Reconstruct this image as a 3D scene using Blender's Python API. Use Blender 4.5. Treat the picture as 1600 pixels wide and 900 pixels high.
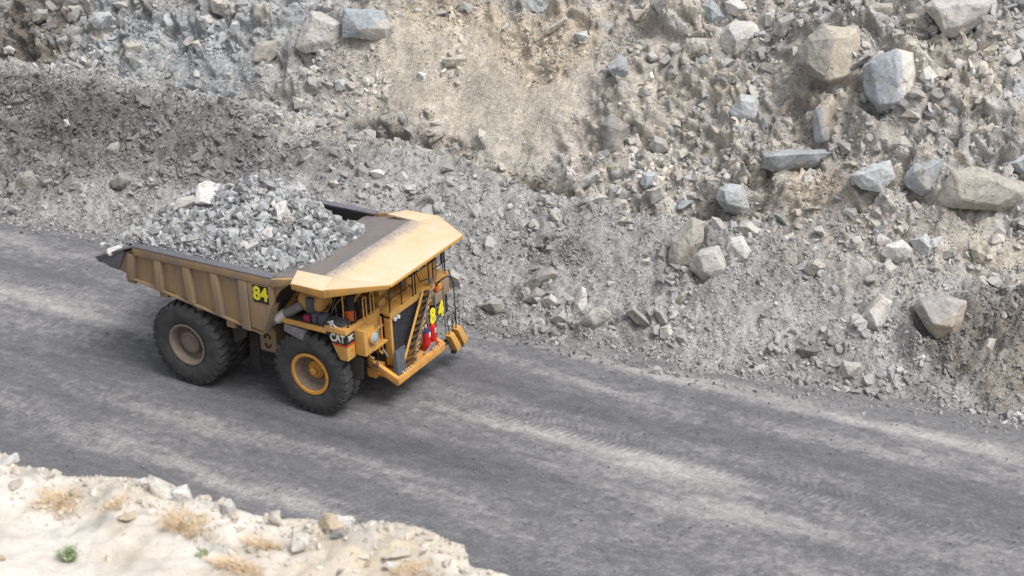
import bpy, bmesh, math, random
import numpy as np
from mathutils import Vector, Matrix, noise as mnoise

for o in list(bpy.data.objects):
    bpy.data.objects.remove(o)
SC = bpy.context.scene
COL = SC.collection
R = math.radians

# ------------------------------------------------------------------ camera
CAM = np.array([40.29236, -46.32563, 30.52809])
F_PX = 2599.6
ROT = np.array([[0.8669160, 0.4972363, -0.0348238],
                [-0.1835983, 0.3834873, 0.9051128],
                [0.4634094, -0.7782631, 0.4237430]])      # rows: right, up, back
cam_d = bpy.data.cameras.new('camera')
cam = bpy.data.objects.new('camera', cam_d)
COL.objects.link(cam)
m3 = Matrix([[ROT[c][r] for c in range(3)] for r in range(3)])
cam.matrix_world = Matrix.Translation(Vector(CAM)) @ m3.to_4x4()
cam_d.sensor_width = 36.0
cam_d.lens = F_PX / 1600 * 36.0
cam_d.clip_end = 2000
cam_d.dof.use_dof = True
cam_d.dof.focus_distance = 63.0
cam_d.dof.aperture_fstop = 1.6
SC.camera = cam

# ------------------------------------------------------------------ light
SUN_EL, SUN_AZ = 60.0, -8.0          # azimuth measured from +x towards +y of the direction the light comes from
wd = bpy.data.worlds.new('World')
SC.world = wd
wd.use_nodes = True
nt = wd.node_tree
bg = nt.nodes['Background']
sky = nt.nodes.new('ShaderNodeTexSky')
sky.sky_type = 'NISHITA'
sky.sun_disc = False
sky.sun_elevation = R(SUN_EL)
sky.sun_rotation = R(90 - SUN_AZ)
sky.dust_density = 4.0
sky.air_density = 1.0
hsv = nt.nodes.new('ShaderNodeHueSaturation')   # an overcast sky is paler than a clear one
hsv.inputs['Saturation'].default_value = 0.38
nt.links.new(sky.outputs[0], hsv.inputs['Color'])
nt.links.new(hsv.outputs[0], bg.inputs['Color'])
bg.inputs['Strength'].default_value = 0.135
sun_d = bpy.data.lights.new('sun', 'SUN')
sun_d.energy = 1.45
sun_d.angle = R(26)
sun_d.color = (1.0, 0.98, 0.965)
sun = bpy.data.objects.new('sun', sun_d)
COL.objects.link(sun)
d = Vector((math.cos(R(SUN_EL)) * math.cos(R(SUN_AZ)), math.cos(R(SUN_EL)) * math.sin(R(SUN_AZ)), math.sin(R(SUN_EL))))
sun.rotation_euler = d.to_track_quat('Z', 'Y').to_euler()
SC.view_settings.view_transform = 'Standard'
SC.view_settings.look = 'None'
SC.view_settings.exposure = 0.58
SC.view_settings.gamma = 1.0
SC.view_settings.use_curve_mapping = False

# ------------------------------------------------------------------ helpers
def lin(r, g, b):
    f = lambda c: (c / 255 / 12.92) if c / 255 <= 0.04045 else ((c / 255 + 0.055) / 1.055) ** 2.4
    return (f(r), f(g), f(b))

def ray(px, py):
    return ROT.T @ np.array([(px - 800) / F_PX, -(py - 450) / F_PX, -1.0])

def on(px, py, axis, val):
    dd = ray(px, py); i = 'xyz'.index(axis)
    return CAM + dd * ((val - CAM[i]) / dd[i])

def hash2(ix, iy, seed):
    h = (ix.astype(np.int64) * 374761393 + iy.astype(np.int64) * 668265263 + seed * 974634277) & 0xffffffff
    h = ((h ^ (h >> 13)) * 1274126177) & 0xffffffff
    return ((h ^ (h >> 16)) & 0xffffff) / float(0xffffff)

def vnoise(x, y, seed=0):
    ix = np.floor(x); iy = np.floor(y)
    fx = x - ix; fy = y - iy
    fx = fx * fx * fx * (fx * (fx * 6 - 15) + 10); fy = fy * fy * fy * (fy * (fy * 6 - 15) + 10)
    a = hash2(ix, iy, seed); b = hash2(ix + 1, iy, seed)
    c = hash2(ix, iy + 1, seed); e = hash2(ix + 1, iy + 1, seed)
    return (a + (b - a) * fx) * (1 - fy) + (c + (e - c) * fx) * fy - 0.5

def fbm(x, y, octs=4, seed=0, gain=0.5):
    x = np.asarray(x, float); y = np.asarray(y, float)
    s = 0; a = 1.0
    for o in range(octs):
        ca, sa = math.cos(o * 1.1 + seed), math.sin(o * 1.1 + seed)
        s = s + a * vnoise((x * ca - y * sa) * 2 ** o + o * 17.3, (x * sa + y * ca) * 2 ** o - o * 9.1, seed + o * 31)
        a *= gain
    return s

def sstep(a, b, x):
    t = np.clip((x - a) / (b - a), 0, 1)
    return t * t * (3 - 2 * t)

# ---- nodes
class N:
    def __init__(self, name):
        self.m = bpy.data.materials.new(name); self.m.use_nodes = True
        self.t = self.m.node_tree; self.b = self.t.nodes['Principled BSDF']
    def n(self, typ, **kw):
        x = self.t.nodes.new(typ)
        for k, v in kw.items():
            if k in x.inputs: x.inputs[k].default_value = v
            else: setattr(x, k, v)
        return x
    def l(self, a, b): self.t.links.new(a, b)
    def coord(self, kind='Object', scale=(1, 1, 1)):
        tc = self.n('ShaderNodeTexCoord'); mp = self.n('ShaderNodeMapping')
        mp.inputs['Scale'].default_value = scale
        self.l(tc.outputs[kind], mp.inputs[0]); return mp.outputs[0]
    def noise(self, vec, scale, detail=5, rough=0.6):
        x = self.n('ShaderNodeTexNoise'); x.inputs['Scale'].default_value = scale
        x.inputs['Detail'].default_value = detail; x.inputs['Roughness'].default_value = rough
        self.l(vec, x.inputs['Vector']); return x.outputs['Fac']
    def ramp(self, fac, *stops):
        x = self.n('ShaderNodeValToRGB'); e = x.color_ramp.elements
        while len(e) < len(stops): e.new(0.5)
        for el, (p, c) in zip(e, stops):
            el.position = p; el.color = (*c, 1) if not isinstance(c, (int, float)) else (c, c, c, 1)
        self.l(fac, x.inputs[0]); return x.outputs['Color']
    def mix(self, fac, a, b, blend='MIX'):
        x = self.n('ShaderNodeMix', data_type='RGBA', blend_type=blend)
        for s, v in ((0, fac), (6, a), (7, b)):
            if isinstance(v, (int, float)): x.inputs[s].default_value = v
            elif isinstance(v, tuple): x.inputs[s].default_value = (*v, 1)
            else: self.l(v, x.inputs[s])
        return x.outputs[2]
    def bump(self, h, strength=0.5, dist=0.05, prev=None):
        x = self.n('ShaderNodeBump'); x.inputs['Strength'].default_value = strength; x.inputs['Distance'].default_value = dist
        self.l(h, x.inputs['Height'])
        if prev is not None: self.l(prev, x.inputs['Normal'])
        return x.outputs['Normal']
    def done(self, color, rough=0.8, normal=None, metallic=0.0, spec=0.3):
        b = self.b
        if isinstance(color, tuple): b.inputs['Base Color'].default_value = (*color, 1)
        else: self.l(color, b.inputs['Base Color'])
        if isinstance(rough, (int, float)): b.inputs['Roughness'].default_value = rough
        else: self.l(rough, b.inputs['Roughness'])
        b.inputs['Metallic'].default_value = metallic
        b.inputs['Specular IOR Level'].default_value = spec
        if normal is not None: self.l(normal, b.inputs['Normal'])
        return self.m

def paint(name, base, dirt, amount=0.5, scale=1.5, rough=0.55, streak=False, chips=None):
    k = N(name)
    v = k.coord('Object', (1, 1, 0.18) if streak else (1, 1, 1))
    f = k.noise(v, scale, 7, 0.65)
    lo = 0.62 - 0.3 * amount
    c = k.mix(k.ramp(f, (lo - 0.12, 0.0), (lo + 0.22, 1.0)), base, dirt)
    v2 = k.coord('Object')
    f2 = k.noise(v2, 14, 4, 0.7)
    c = k.mix(k.ramp(f2, (0.55, 0.0), (0.75, 0.45)), c, tuple(x * 0.75 for x in dirt))
    if chips:
        f3 = k.noise(v2, 5.5, 8, 0.75)
        c = k.mix(k.ramp(f3, (0.62, 0.0), (0.66, 0.9)), c, chips)
    return k.done(c, k.ramp(f, (0.2, rough - 0.12), (0.8, rough + 0.15)), k.bump(f2, 0.12, 0.01))

def plain(name, col, rough=0.7, metallic=0.0, var=0.25, scale=8):
    k = N(name)
    f = k.noise(k.coord('Object'), scale, 5)
    c = k.mix(k.ramp(f, (0.3, 0.0), (0.7, 1.0)), tuple(x * (1 - var) for x in col), tuple(min(1, x * (1 + var)) for x in col))
    return k.done(c, rough, k.bump(f, 0.1, 0.01), metallic)

# ---- mesh builder
class MB:
    def __init__(self): self.v = []; self.f = []
    def add(self, vs, fs):
        o = len(self.v); self.v += [tuple(p) for p in vs]; self.f += [tuple(i + o for i in q) for q in fs]; return self
    def box(self, x0, x1, y0, y1, z0, z1, rot=None, c=None):
        vs = [Vector((x, y, z)) for x in (x0, x1) for y in (y0, y1) for z in (z0, z1)]
        if rot is not None:
            cc = Vector(c) if c else Vector(((x0 + x1) / 2, (y0 + y1) / 2, (z0 + z1) / 2))
            vs = [rot @ (p - cc) + cc for p in vs]
        return self.add(vs, [(0, 1, 3, 2), (4, 6, 7, 5), (0, 4, 5, 1), (2, 3, 7, 6), (0, 2, 6, 4), (1, 5, 7, 3)])
    def hexa(self, b, t):                       # bottom and top rings of equal length
        n = len(b)
        return self.add(list(b) + list(t), [tuple(range(n - 1, -1, -1)), tuple(range(n, 2 * n))] + [(i, (i + 1) % n, n + (i + 1) % n, n + i) for i in range(n)])
    def prism(self, outline, axis, a, b):       # 2d outline, extruded along axis from a to b
        def P(q, w):
            return {'y': (q[0], w, q[1]), 'x': (w, q[0], q[1]), 'z': (q[0], q[1], w)}[axis]
        return self.hexa([P(q, a) for q in outline], [P(q, b) for q in outline])
    def tube(self, pts, r, n=8):
        pts = [Vector(p) for p in pts]
        rings = []
        for i, p in enumerate(pts):
            t = (pts[min(i + 1, len(pts) - 1)] - pts[max(i - 1, 0)]).normalized()
            up = Vector((0, 0, 1)) if abs(t.z) < 0.95 else Vector((1, 0, 0))
            a = t.cross(up).normalized(); b = a.cross(t)
            rr = r[i] if isinstance(r, (list, tuple)) else r
            rings.append([p + a * (rr * math.cos(2 * math.pi * k / n)) + b * (rr * math.sin(2 * math.pi * k / n)) for k in range(n)])
        vs = [q for g in rings for q in g]
        fs = [(i * n + k, i * n + (k + 1) % n, (i + 1) * n + (k + 1) % n, (i + 1) * n + k) for i in range(len(pts) - 1) for k in range(n)]
        fs += [tuple(range(n - 1, -1, -1)), tuple(range((len(pts) - 1) * n, len(pts) * n))]
        return self.add(vs, fs)
    def lathe(self, prof, axis='y', n=48, c=(0, 0, 0), closed=False):     # prof: (radius, along axis)
        vs = []
        for r, w in prof:
            for k in range(n):
                a = 2 * math.pi * k / n; ca, sa = r * math.cos(a), r * math.sin(a)
                q = {'y': (ca, w, sa), 'x': (w, ca, sa), 'z': (ca, sa, w)}[axis]
                vs.append((q[0] + c[0], q[1] + c[1], q[2] + c[2]))
        m = len(prof)
        fs = [(i * n + k, i * n + (k + 1) % n, ((i + 1) % m) * n + (k + 1) % n, ((i + 1) % m) * n + k) for i in range(m if closed else m - 1) for k in range(n)]
        return self.add(vs, fs)
    def build(self, name, mat, parent=None, smooth=0, bevel=0.0):
        me = bpy.data.meshes.new(name); me.from_pydata(self.v, [], self.f); me.update()
        bm = bmesh.new(); bm.from_mesh(me); bmesh.ops.recalc_face_normals(bm, faces=bm.faces)
        if bevel:
            bmesh.ops.remove_doubles(bm, verts=bm.verts, dist=1e-5)
            ed = [e for e in bm.edges if len(e.link_faces) == 2 and e.calc_face_angle(0) > 0.5]
            bmesh.ops.bevel(bm, geom=ed, offset=bevel, segments=2, affect='EDGES', profile=0.6, clamp_overlap=True)
        bm.to_mesh(me); bm.free()
        if smooth or bevel:
            for p in me.polygons: p.use_smooth = True
            me.set_sharp_from_angle(angle=R(smooth or 35))
        me.materials.append(mat)
        o = bpy.data.objects.new(name, me); COL.objects.link(o)
        if parent is not None: o.parent = parent
        return o

def empty(name, loc=(0, 0, 0), parent=None):
    o = bpy.data.objects.new(name, None); COL.objects.link(o); o.location = loc
    o.empty_display_size = 0.3
    if parent is not None: o.parent = parent
    return o

def tag(o, label=None, cat=None, group=None, kind=None):
    if label: o['label'] = label
    if cat: o['category'] = cat
    if group: o['group'] = group
    if kind: o['kind'] = kind
    return o

def np_mesh(name, verts, faces, mat, colors=None, smooth=True):
    """verts Nx3; faces MxK with a constant K"""
    me = bpy.data.meshes.new(name)
    nv, (nf, k) = len(verts), faces.shape
    me.vertices.add(nv); me.vertices.foreach_set('co', np.ascontiguousarray(verts, np.float32).ravel())
    me.loops.add(nf * k); me.loops.foreach_set('vertex_index', np.ascontiguousarray(faces, np.int32).ravel())
    me.polygons.add(nf); me.polygons.foreach_set('loop_start', np.arange(0, nf * k, k, dtype=np.int32))
    me.polygons.foreach_set('use_smooth', np.full(nf, smooth))
    me.update(calc_edges=True)
    if colors is not None:
        at = me.color_attributes.new('Col', 'FLOAT_COLOR', 'POINT')
        at.data.foreach_set('color', np.c_[colors, np.ones(nv)].astype(np.float32).ravel())
    me.materials.append(mat)
    o = bpy.data.objects.new(name, me); COL.objects.link(o)
    return o

def grid(xs, ys, zf):
    X, Y = np.meshgrid(xs, ys)
    Z = zf(X, Y)
    V = np.c_[X.ravel(), Y.ravel(), Z.ravel()]
    nx, ny = len(xs), len(ys)
    i = np.arange(nx - 1)[None] + nx * np.arange(ny - 1)[:, None]
    Fq = np.stack([i, i + 1, i + 1 + nx, i + nx], -1).reshape(-1, 4)
    return V, Fq

def stretch(lo, hi, step, far_lo, far_hi, n=14):
    core = np.arange(lo, hi + step / 2, step)
    a = lo - (lo - far_lo) * (np.linspace(1, 0, n, endpoint=False) ** 3)
    b = hi + (far_hi - hi) * (np.linspace(0, 1, n + 1)[1:] ** 3)
    return np.r_[a, core, b]

# ------------------------------------------------------------------ terrain shape
def base_h(x, y):
    """road edge, scree berm, shallow ditch behind it, then the blasted face"""
    x = np.asarray(x, float); y = np.asarray(y, float)
    yb = 6.0 + 1.7 * sstep(15, 30, x) + 0.9 * vnoise(x * 0.16, x * 0 + 3.3, 5) + 0.4 * vnoise(x * 0.6, x * 0 + 1.3, 6)
    yc = 12.4 + 1.2 * sstep(10, 0, x) + 1.1 * sstep(0, -12, x) + 0.9 * vnoise(x * 0.2, x * 0 + 7.7, 9)
    zc = 3.35 + 0.65 * sstep(10, 0, x) + 0.5 * sstep(0, -12, x) - 0.5 * sstep(16, 28, x)
    t = np.clip((y - yb) / (yc - yb), 0, 3)
    berm = zc * np.where(t < 1, t ** 0.92 * (1 + 0.1 * np.sin(np.pi * np.clip(t, 0, 1))), 1.0)
    past = np.clip(y - yc, 0, None)
    dt = sstep(-7, -2, x) * (1 - sstep(11, 17, x))
    berm = berm - (0.55 + 0.6 * dt) * past
    yf = yc + 1.0; zf = zc - (0.75 + 0.45 * dt) * (1 - 0.6 * sstep(15, 22, x))
    up = np.clip(y - yf, 0, None)
    face = zf - 0.9 + 0.9 * np.clip(up, 0, 1) + 0.93 * np.clip(up - 1, 0, 14.5) + 0.25 * np.clip(up - 15.5, 0, 12) + 0.02 * np.clip(up - 27.5, 0, None)
    face = np.where(y > yc, face + 0.35 * np.clip(y - yf, -1, 0), -5)
    k = 0.25
    m = np.maximum(berm, face); h = m + k * np.exp(-np.abs(berm - face) / k) * 0.5
    h = np.where(y < yb, np.minimum(0, -0.10 * (yb - y)), h)
    return h

def hit(px, py, hf=None):
    hf = hf or base_h
    dd = ray(px, py)
    t = np.linspace(35, 130, 3000)
    P = CAM[None] + t[:, None] * dd[None]
    g = P[:, 2] - hf(P[:, 0], P[:, 1])
    i = int(np.argmax(g < 0))
    i = max(i, 1)
    f = g[i - 1] / (g[i - 1] - g[i] + 1e-9)
    return P[i - 1] + (P[i] - P[i - 1]) * f

# zones of soil: centre as seen in the photograph, size along the road and across it
GREY = np.array(lin(149, 148, 146)); TAN = np.array(lin(174, 167, 156)); BLUE = np.array(lin(150, 154, 156))
DARK = np.array(lin(97, 95, 93)); PALE = np.array(lin(177, 169, 156)); OCHRE = np.array(lin(176, 161, 138))
BROWN = np.array(lin(104, 98, 90))
ZONES = [  # px, py, rx, ry, colour, strength, lump factor, rubble factor
    (730, 120, 6.2, 3.8, PALE, .95, .06, .10), (850, 150, 3.6, 3.0, PALE, .95, .06, .07), (640, 70, 4.2, 2.2, PALE, .85, .12, .2),
    (560, 150, 2.5, 2.0, TAN, .5, .4, .8), (700, 20, 4, 1.3, OCHRE, .5, .7, .8), (850, 60, 4.5, 2.0, OCHRE, .55, .8, 1),
    (1020, 70, 3.5, 2.5, TAN, .7, 1, 1), (1050, 160, 4.0, 1.6, TAN, .8, 1, 1), (1000, 20, 3, 1, PALE, .5, 1, .8),
    (250, 60, 7.5, 2.0, BLUE, .7, .9, 1.2), (350, 110, 4.0, 1.1, BLUE, .5, .5, .9), (440, 20, 3, 1.5, BLUE, .5, 1, 1.2),
    (40, 50, 2.6, 2.6, BROWN, .9, 1.6, 1.3), (60, 170, 8, 3.0, DARK, .85, 1.4, 1.8), (260, 215, 8, 3.0, DARK, .65, 1.3, 1.6), (60, 270, 6, 2.0, DARK, .6, 1.2, 1.6), (430, 240, 5, 1.6, DARK, .3, 1, 1.4),
    (620, 215, 4.5, .6, BROWN, .6, 1.2, 1.4), (850, 285, 2.5, .5, BROWN, .7, 1, 1), (1130, 340, 1.6, .6, BROWN, .9, .8, .6),  # along the ditch: damp soil with the ditch's shade painted in
    (1270, 290, 3.0, 1.2, OCHRE, .55, 1, .9), (1300, 150, 3.5, 2, TAN, .7, 1.2, 1.1), (1480, 120, 4, 2.2, TAN, .65, 1.1, 1.1),
    (1230, 150, 3, 2, TAN, .4, 1, 1), (1550, 180, 3, 1.5, TAN, .5, 1, 1), (1540, 390, 2.2, 1.0, PALE, .9, .2, .25),
    (1530, 545, 3.0, 1.6, BROWN, .75, 1.6, 2.0), (1570, 480, 2.4, 1.6, BROWN, .65, 1.4, 1.7), (860, 400, 2.4, .9, DARK, .28, 1, 1.2),
    (1000, 420, 3.5, 1.6, GREY, .5, .5, .8), (1180, 480, 4, 1.6, GREY, .6, .5, .8), (1330, 420, 4, 1.6, PALE, .3, .8, 1),
    (1590, 580, 2.0, .8, PALE, .25, .5, .8), (1420, 220, 5, 2.5, GREY, .35, 1, 1.1), (200, 330, 8, .8, GREY, .5, .7, .9),
]
ZP = []
for z in ZONES:
    p = hit(z[0], z[1]); ZP.append((p[0], p[1]) + z[2:])

def zone_eval(x, y):
    """soil colour, lump factor, rubble factor"""
    wx = x + 1.6 * fbm(x * 0.35, y * 0.35, 3, 71); wy = y + 1.2 * fbm(x * 0.35, y * 0.35, 3, 77)
    face = sstep(12.0, 15.0, wy + 0.8 * vnoise(x * .3, y * .3, 3))
    tan = np.clip(face * (0.45 + 0.9 * fbm(x * 0.22, y * 0.22, 4, 41)), 0, 1)
    left = sstep(-2, -9, wx)
    tan = tan * (1 - 0.6 * left); right = sstep(6, 12, wx) * face
    c = GREY[None] * (1 - tan[..., None]) + TAN[None] * tan[..., None]
    lump = 0.55 + 0.45 * face; rub = 1.0 + 0.45 * right
    for (zx, zy, rx, ry, colr, s, lf, rf) in ZP:
        q = np.sqrt(((wx - zx) / rx) ** 2 + ((wy - zy) / ry) ** 2)
        w = s * (1 - sstep(0.45, 1.15, q)); w2 = 1 - sstep(0.45, 1.1, q)
        c = c * (1 - w[..., None]) + colr[None] * w[..., None]
        lump = lump * (1 - w2) + lf * w2; rub = rub * (1 - w2) + rf * w2
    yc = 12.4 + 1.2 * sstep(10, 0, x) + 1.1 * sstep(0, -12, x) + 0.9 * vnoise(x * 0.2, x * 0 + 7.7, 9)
    ditch_shade = 0.9 * np.exp(-((y - yc - 1.55 + .5 * vnoise(x * .8, y * .8, 19)) / 0.55) ** 2) * sstep(-8, -3, x) * (1 - sstep(10, 15, x))  # shade of the ditch, painted into the soil at the foot of the face
    c = c * (1 - ditch_shade[..., None]) + BROWN[None] * 0.8 * ditch_shade[..., None]
    var = 1 + 0.34 * fbm(x * 0.9, y * 0.9, 4, 13)
    return c * np.clip(var, .6, 1.4)[..., None], lump, rub

def blocks(x, y, scale, seed):
    """irregular tilted cells, as in rock broken along its joints: height and a random tone per cell"""
    wx = (x + .5 / scale * fbm(x * scale * .8, y * scale * .8, 3, seed + 3)) * scale
    wy = (y + .5 / scale * fbm(x * scale * .8 + 9, y * scale * .8, 3, seed + 4)) * scale * 1.25
    ix = np.floor(wx); iy = np.floor(wy)
    best = np.full(x.shape, 9.0); hh = np.zeros(x.shape); tn = np.zeros(x.shape)
    for i in (-1, 0, 1):
        for j in (-1, 0, 1):
            cx, cy = ix + i, iy + j
            dx = wx - cx - hash2(cx, cy, seed); dy = wy - cy - hash2(cx, cy, seed + 1)
            d2 = dx * dx + dy * dy
            m = d2 < best
            best = np.where(m, d2, best)
            r = hash2(cx, cy, seed + 2)
            v = (r - .5) + dx * (hash2(cx, cy, seed + 5) - .5) * 1.6 + dy * (hash2(cx, cy, seed + 6) - .35) * 1.6
            hh = np.where(m, v, hh); tn = np.where(m, hash2(cx, cy, seed + 7), tn)
    return hh, tn

def terrain_h(x, y, lump=None, tones=None):
    if lump is None:
        lump = zone_eval(x, y)[1]
    h = base_h(x, y)
    on_slope = sstep(5.6, 7.5, y)
    face = sstep(13.0, 16.5, y)
    big = fbm(x * 0.26, y * 0.30, 3, 21) * 1.15
    led = np.abs(fbm(x * 0.55 + 0.4 * y, y * 0.8, 4, 25))
    n = face * (big * np.clip(.35 + .65 * lump, 0, 1.1) - 0.9 * led * lump + 0.2)
    rough = np.clip((lump - 0.25) / 0.6, 0, 1.3)
    msk = sstep(-0.12, 0.16, fbm(x * 0.33, y * 0.4, 3, 151) + 0.16 * sstep(5, 12, x) - .02) * rough * face
    b1, t1 = blocks(x, y, 0.50, 161); b2, t2 = blocks(x, y, 1.15, 171); b3, t3 = blocks(x, y, 2.6, 181); b4, t4 = blocks(x, y, 5.0, 191)
    n = n + msk * (0.58 * b1 + 0.36 * np.clip(b2 + .1, -.4, .6) + 0.13 * b3) + face * rough * (0.07 * b3 + .04 * b4)
    low = (1 - face) * (.35 + .65 * np.clip(lump, 0, 1.4))
    n = n + low * (0.34 * np.clip(b2, -.1, 1) * sstep(0, .3, fbm(x * .5, y * .5, 2, 195)) + 0.22 * b3 + 0.11 * b4)
    n = n + lump * (0.36 * fbm(x * 0.9, y * 1.1, 4, 33, 0.55) + 0.12 * (0.5 - np.abs(fbm(x * 2.2, y * 2.2, 3, 35)) * 2))
    n = n + 0.06 * (0.25 + lump) * fbm(x * 4.5, y * 4.5, 3, 37, 0.6)
    if tones is not None:
        tones.append((msk, t1, t2, t3, t4, b2, low))
    return h + on_slope * n

# ------------------------------------------------------------------ ground materials
def mat_ground(name, gscale, bump1, rough=0.95):
    k = N(name)
    at = k.n('ShaderNodeAttribute'); at.attribute_name = 'Col'
    v = k.coord('Object')
    f1 = k.noise(v, 2.2, 8, 0.68); f2 = k.noise(v, gscale, 4, 0.7)
    vo = k.n('ShaderNodeTexVoronoi'); vo.inputs['Scale'].default_value = gscale * 0.8; k.l(v, vo.inputs['Vector'])
    c = k.mix(1.0, at.outputs['Color'], k.ramp(f1, (0.25, 0.78), (0.5, 1.0), (0.75, 1.2)), 'MULTIPLY')
    c = k.mix(1.0, c, k.ramp(f2, (0.3, 0.7), (0.7, 1.25)), 'MULTIPLY')
    cc = k.n('ShaderNodeSeparateColor'); k.l(vo.outputs['Color'], cc.inputs[0])
    c = k.mix(0.8, c, k.ramp(cc.outputs[0], (0.0, 0.84), (1.0, 1.14)), 'MULTIPLY')
    b = k.bump(f1, 0.5, 0.10)
    b = k.bump(vo.outputs['Distance'], bump1, 0.06, b)
    b = k.bump(f2, bump1, 0.03, b)
    return k.done(c, rough, b, spec=0.15)

M_SOIL = mat_ground('broken_soil', 13.0, 0.42)

def mat_rubble():
    k = N('rubble_stone')
    at = k.n('ShaderNodeAttribute'); at.attribute_name = 'Col'
    v = k.coord('Object')
    f = k.noise(v, 7, 5, 0.65)
    c = k.mix(1.0, at.outputs['Color'], k.ramp(f, (0.3, 0.78), (0.7, 1.2)), 'MULTIPLY')
    return k.done(c, 0.9, k.bump(f, 0.5, 0.04), spec=0.2)
M_RUB = mat_rubble()

def mat_rock():
    k = N('quarried_rock')
    oi = k.n('ShaderNodeObjectInfo')
    tc = k.n('ShaderNodeTexCoord'); ad = k.n('ShaderNodeVectorMath', operation='ADD')
    mu = k.n('ShaderNodeMath', operation='MULTIPLY'); mu.inputs[1].default_value = 80
    k.l(oi.outputs['Random'], mu.inputs[0]); k.l(tc.outputs['Object'], ad.inputs[0]); k.l(mu.outputs[0], ad.inputs[1])
    v = ad.outputs[0]
    f1 = k.noise(v, 1.1, 7, 0.62); f2 = k.noise(v, 6, 6, 0.7); f3 = k.noise(v, 26, 4, 0.7)
    mp = k.n('ShaderNodeMapping'); mp.inputs['Scale'].default_value = (1.0, 1.4, 3.2); mp.inputs['Rotation'].default_value = (0.5, 0.3, 0)
    k.l(v, mp.inputs[0]); f4 = k.noise(mp.outputs[0], 1.6, 6, 0.6)
    at = k.n('ShaderNodeAttribute'); at.attribute_name = 'Col'
    c0 = k.mix(1.0, oi.outputs['Color'], at.outputs['Color'], 'MULTIPLY')
    c = k.mix(1.0, c0, k.ramp(f2, (0.28, 0.62), (0.5, 1.0), (0.75, 1.22)), 'MULTIPLY')
    c = k.mix(0.6, c, k.ramp(f4, (0.35, 0.88), (0.6, 1.07)), 'MULTIPLY')
    c = k.mix(k.ramp(f1, (0.5, 0.0), (0.68, 0.55)), c, lin(176, 168, 154))
    c = k.mix(k.ramp(f3, (0.62, 0.0), (0.75, 0.5)), c, lin(96, 94, 92))
    vo = k.n('ShaderNodeTexVoronoi', feature='DISTANCE_TO_EDGE'); vo.inputs['Scale'].default_value = 1.1
    wv = k.n('ShaderNodeVectorMath', operation='ADD'); nz = k.n('ShaderNodeTexNoise'); nz.inputs['Scale'].default_value = 2.5; nz.inputs['Detail'].default_value = 4
    k.l(v, nz.inputs['Vector']); k.l(v, wv.inputs[0]); k.l(nz.outputs['Color'], wv.inputs[1]); k.l(wv.outputs[0], vo.inputs['Vector'])
    crack = k.ramp(vo.outputs['Distance'], (0.0, 0.0), (0.03, 1.0))
    gate = k.ramp(f1, (0.48, 1.0), (0.58, 0.0))
    crk = k.mix(gate, crack, (1.0, 1.0, 1.0))
    c = k.mix(1.0, c, k.ramp(crk, (0.0, 0.42), (1.0, 1.0)), 'MULTIPLY')
    b = k.bump(f2, 0.45, 0.08); b = k.bump(f4, 0.2, 0.06, b); b = k.bump(crk, 0.6, 0.04, b); b = k.bump(f3, 0.35, 0.025, b)
    return k.done(c, 0.88, b, spec=0.2)
M_ROCK = mat_rock()

T = dict(white=lin(200, 198, 194), pale=lin(184, 181, 176), grey=lin(164, 162, 158), dim=lin(144, 141, 137), dark=lin(114, 112, 110),
         blue=lin(158, 162, 164), paleblue=lin(177, 180, 181), tan=lin(180, 173, 160), ptan=lin(190, 185, 175), ochre=lin(182, 166, 144), buff=lin(170, 166, 157))

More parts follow.
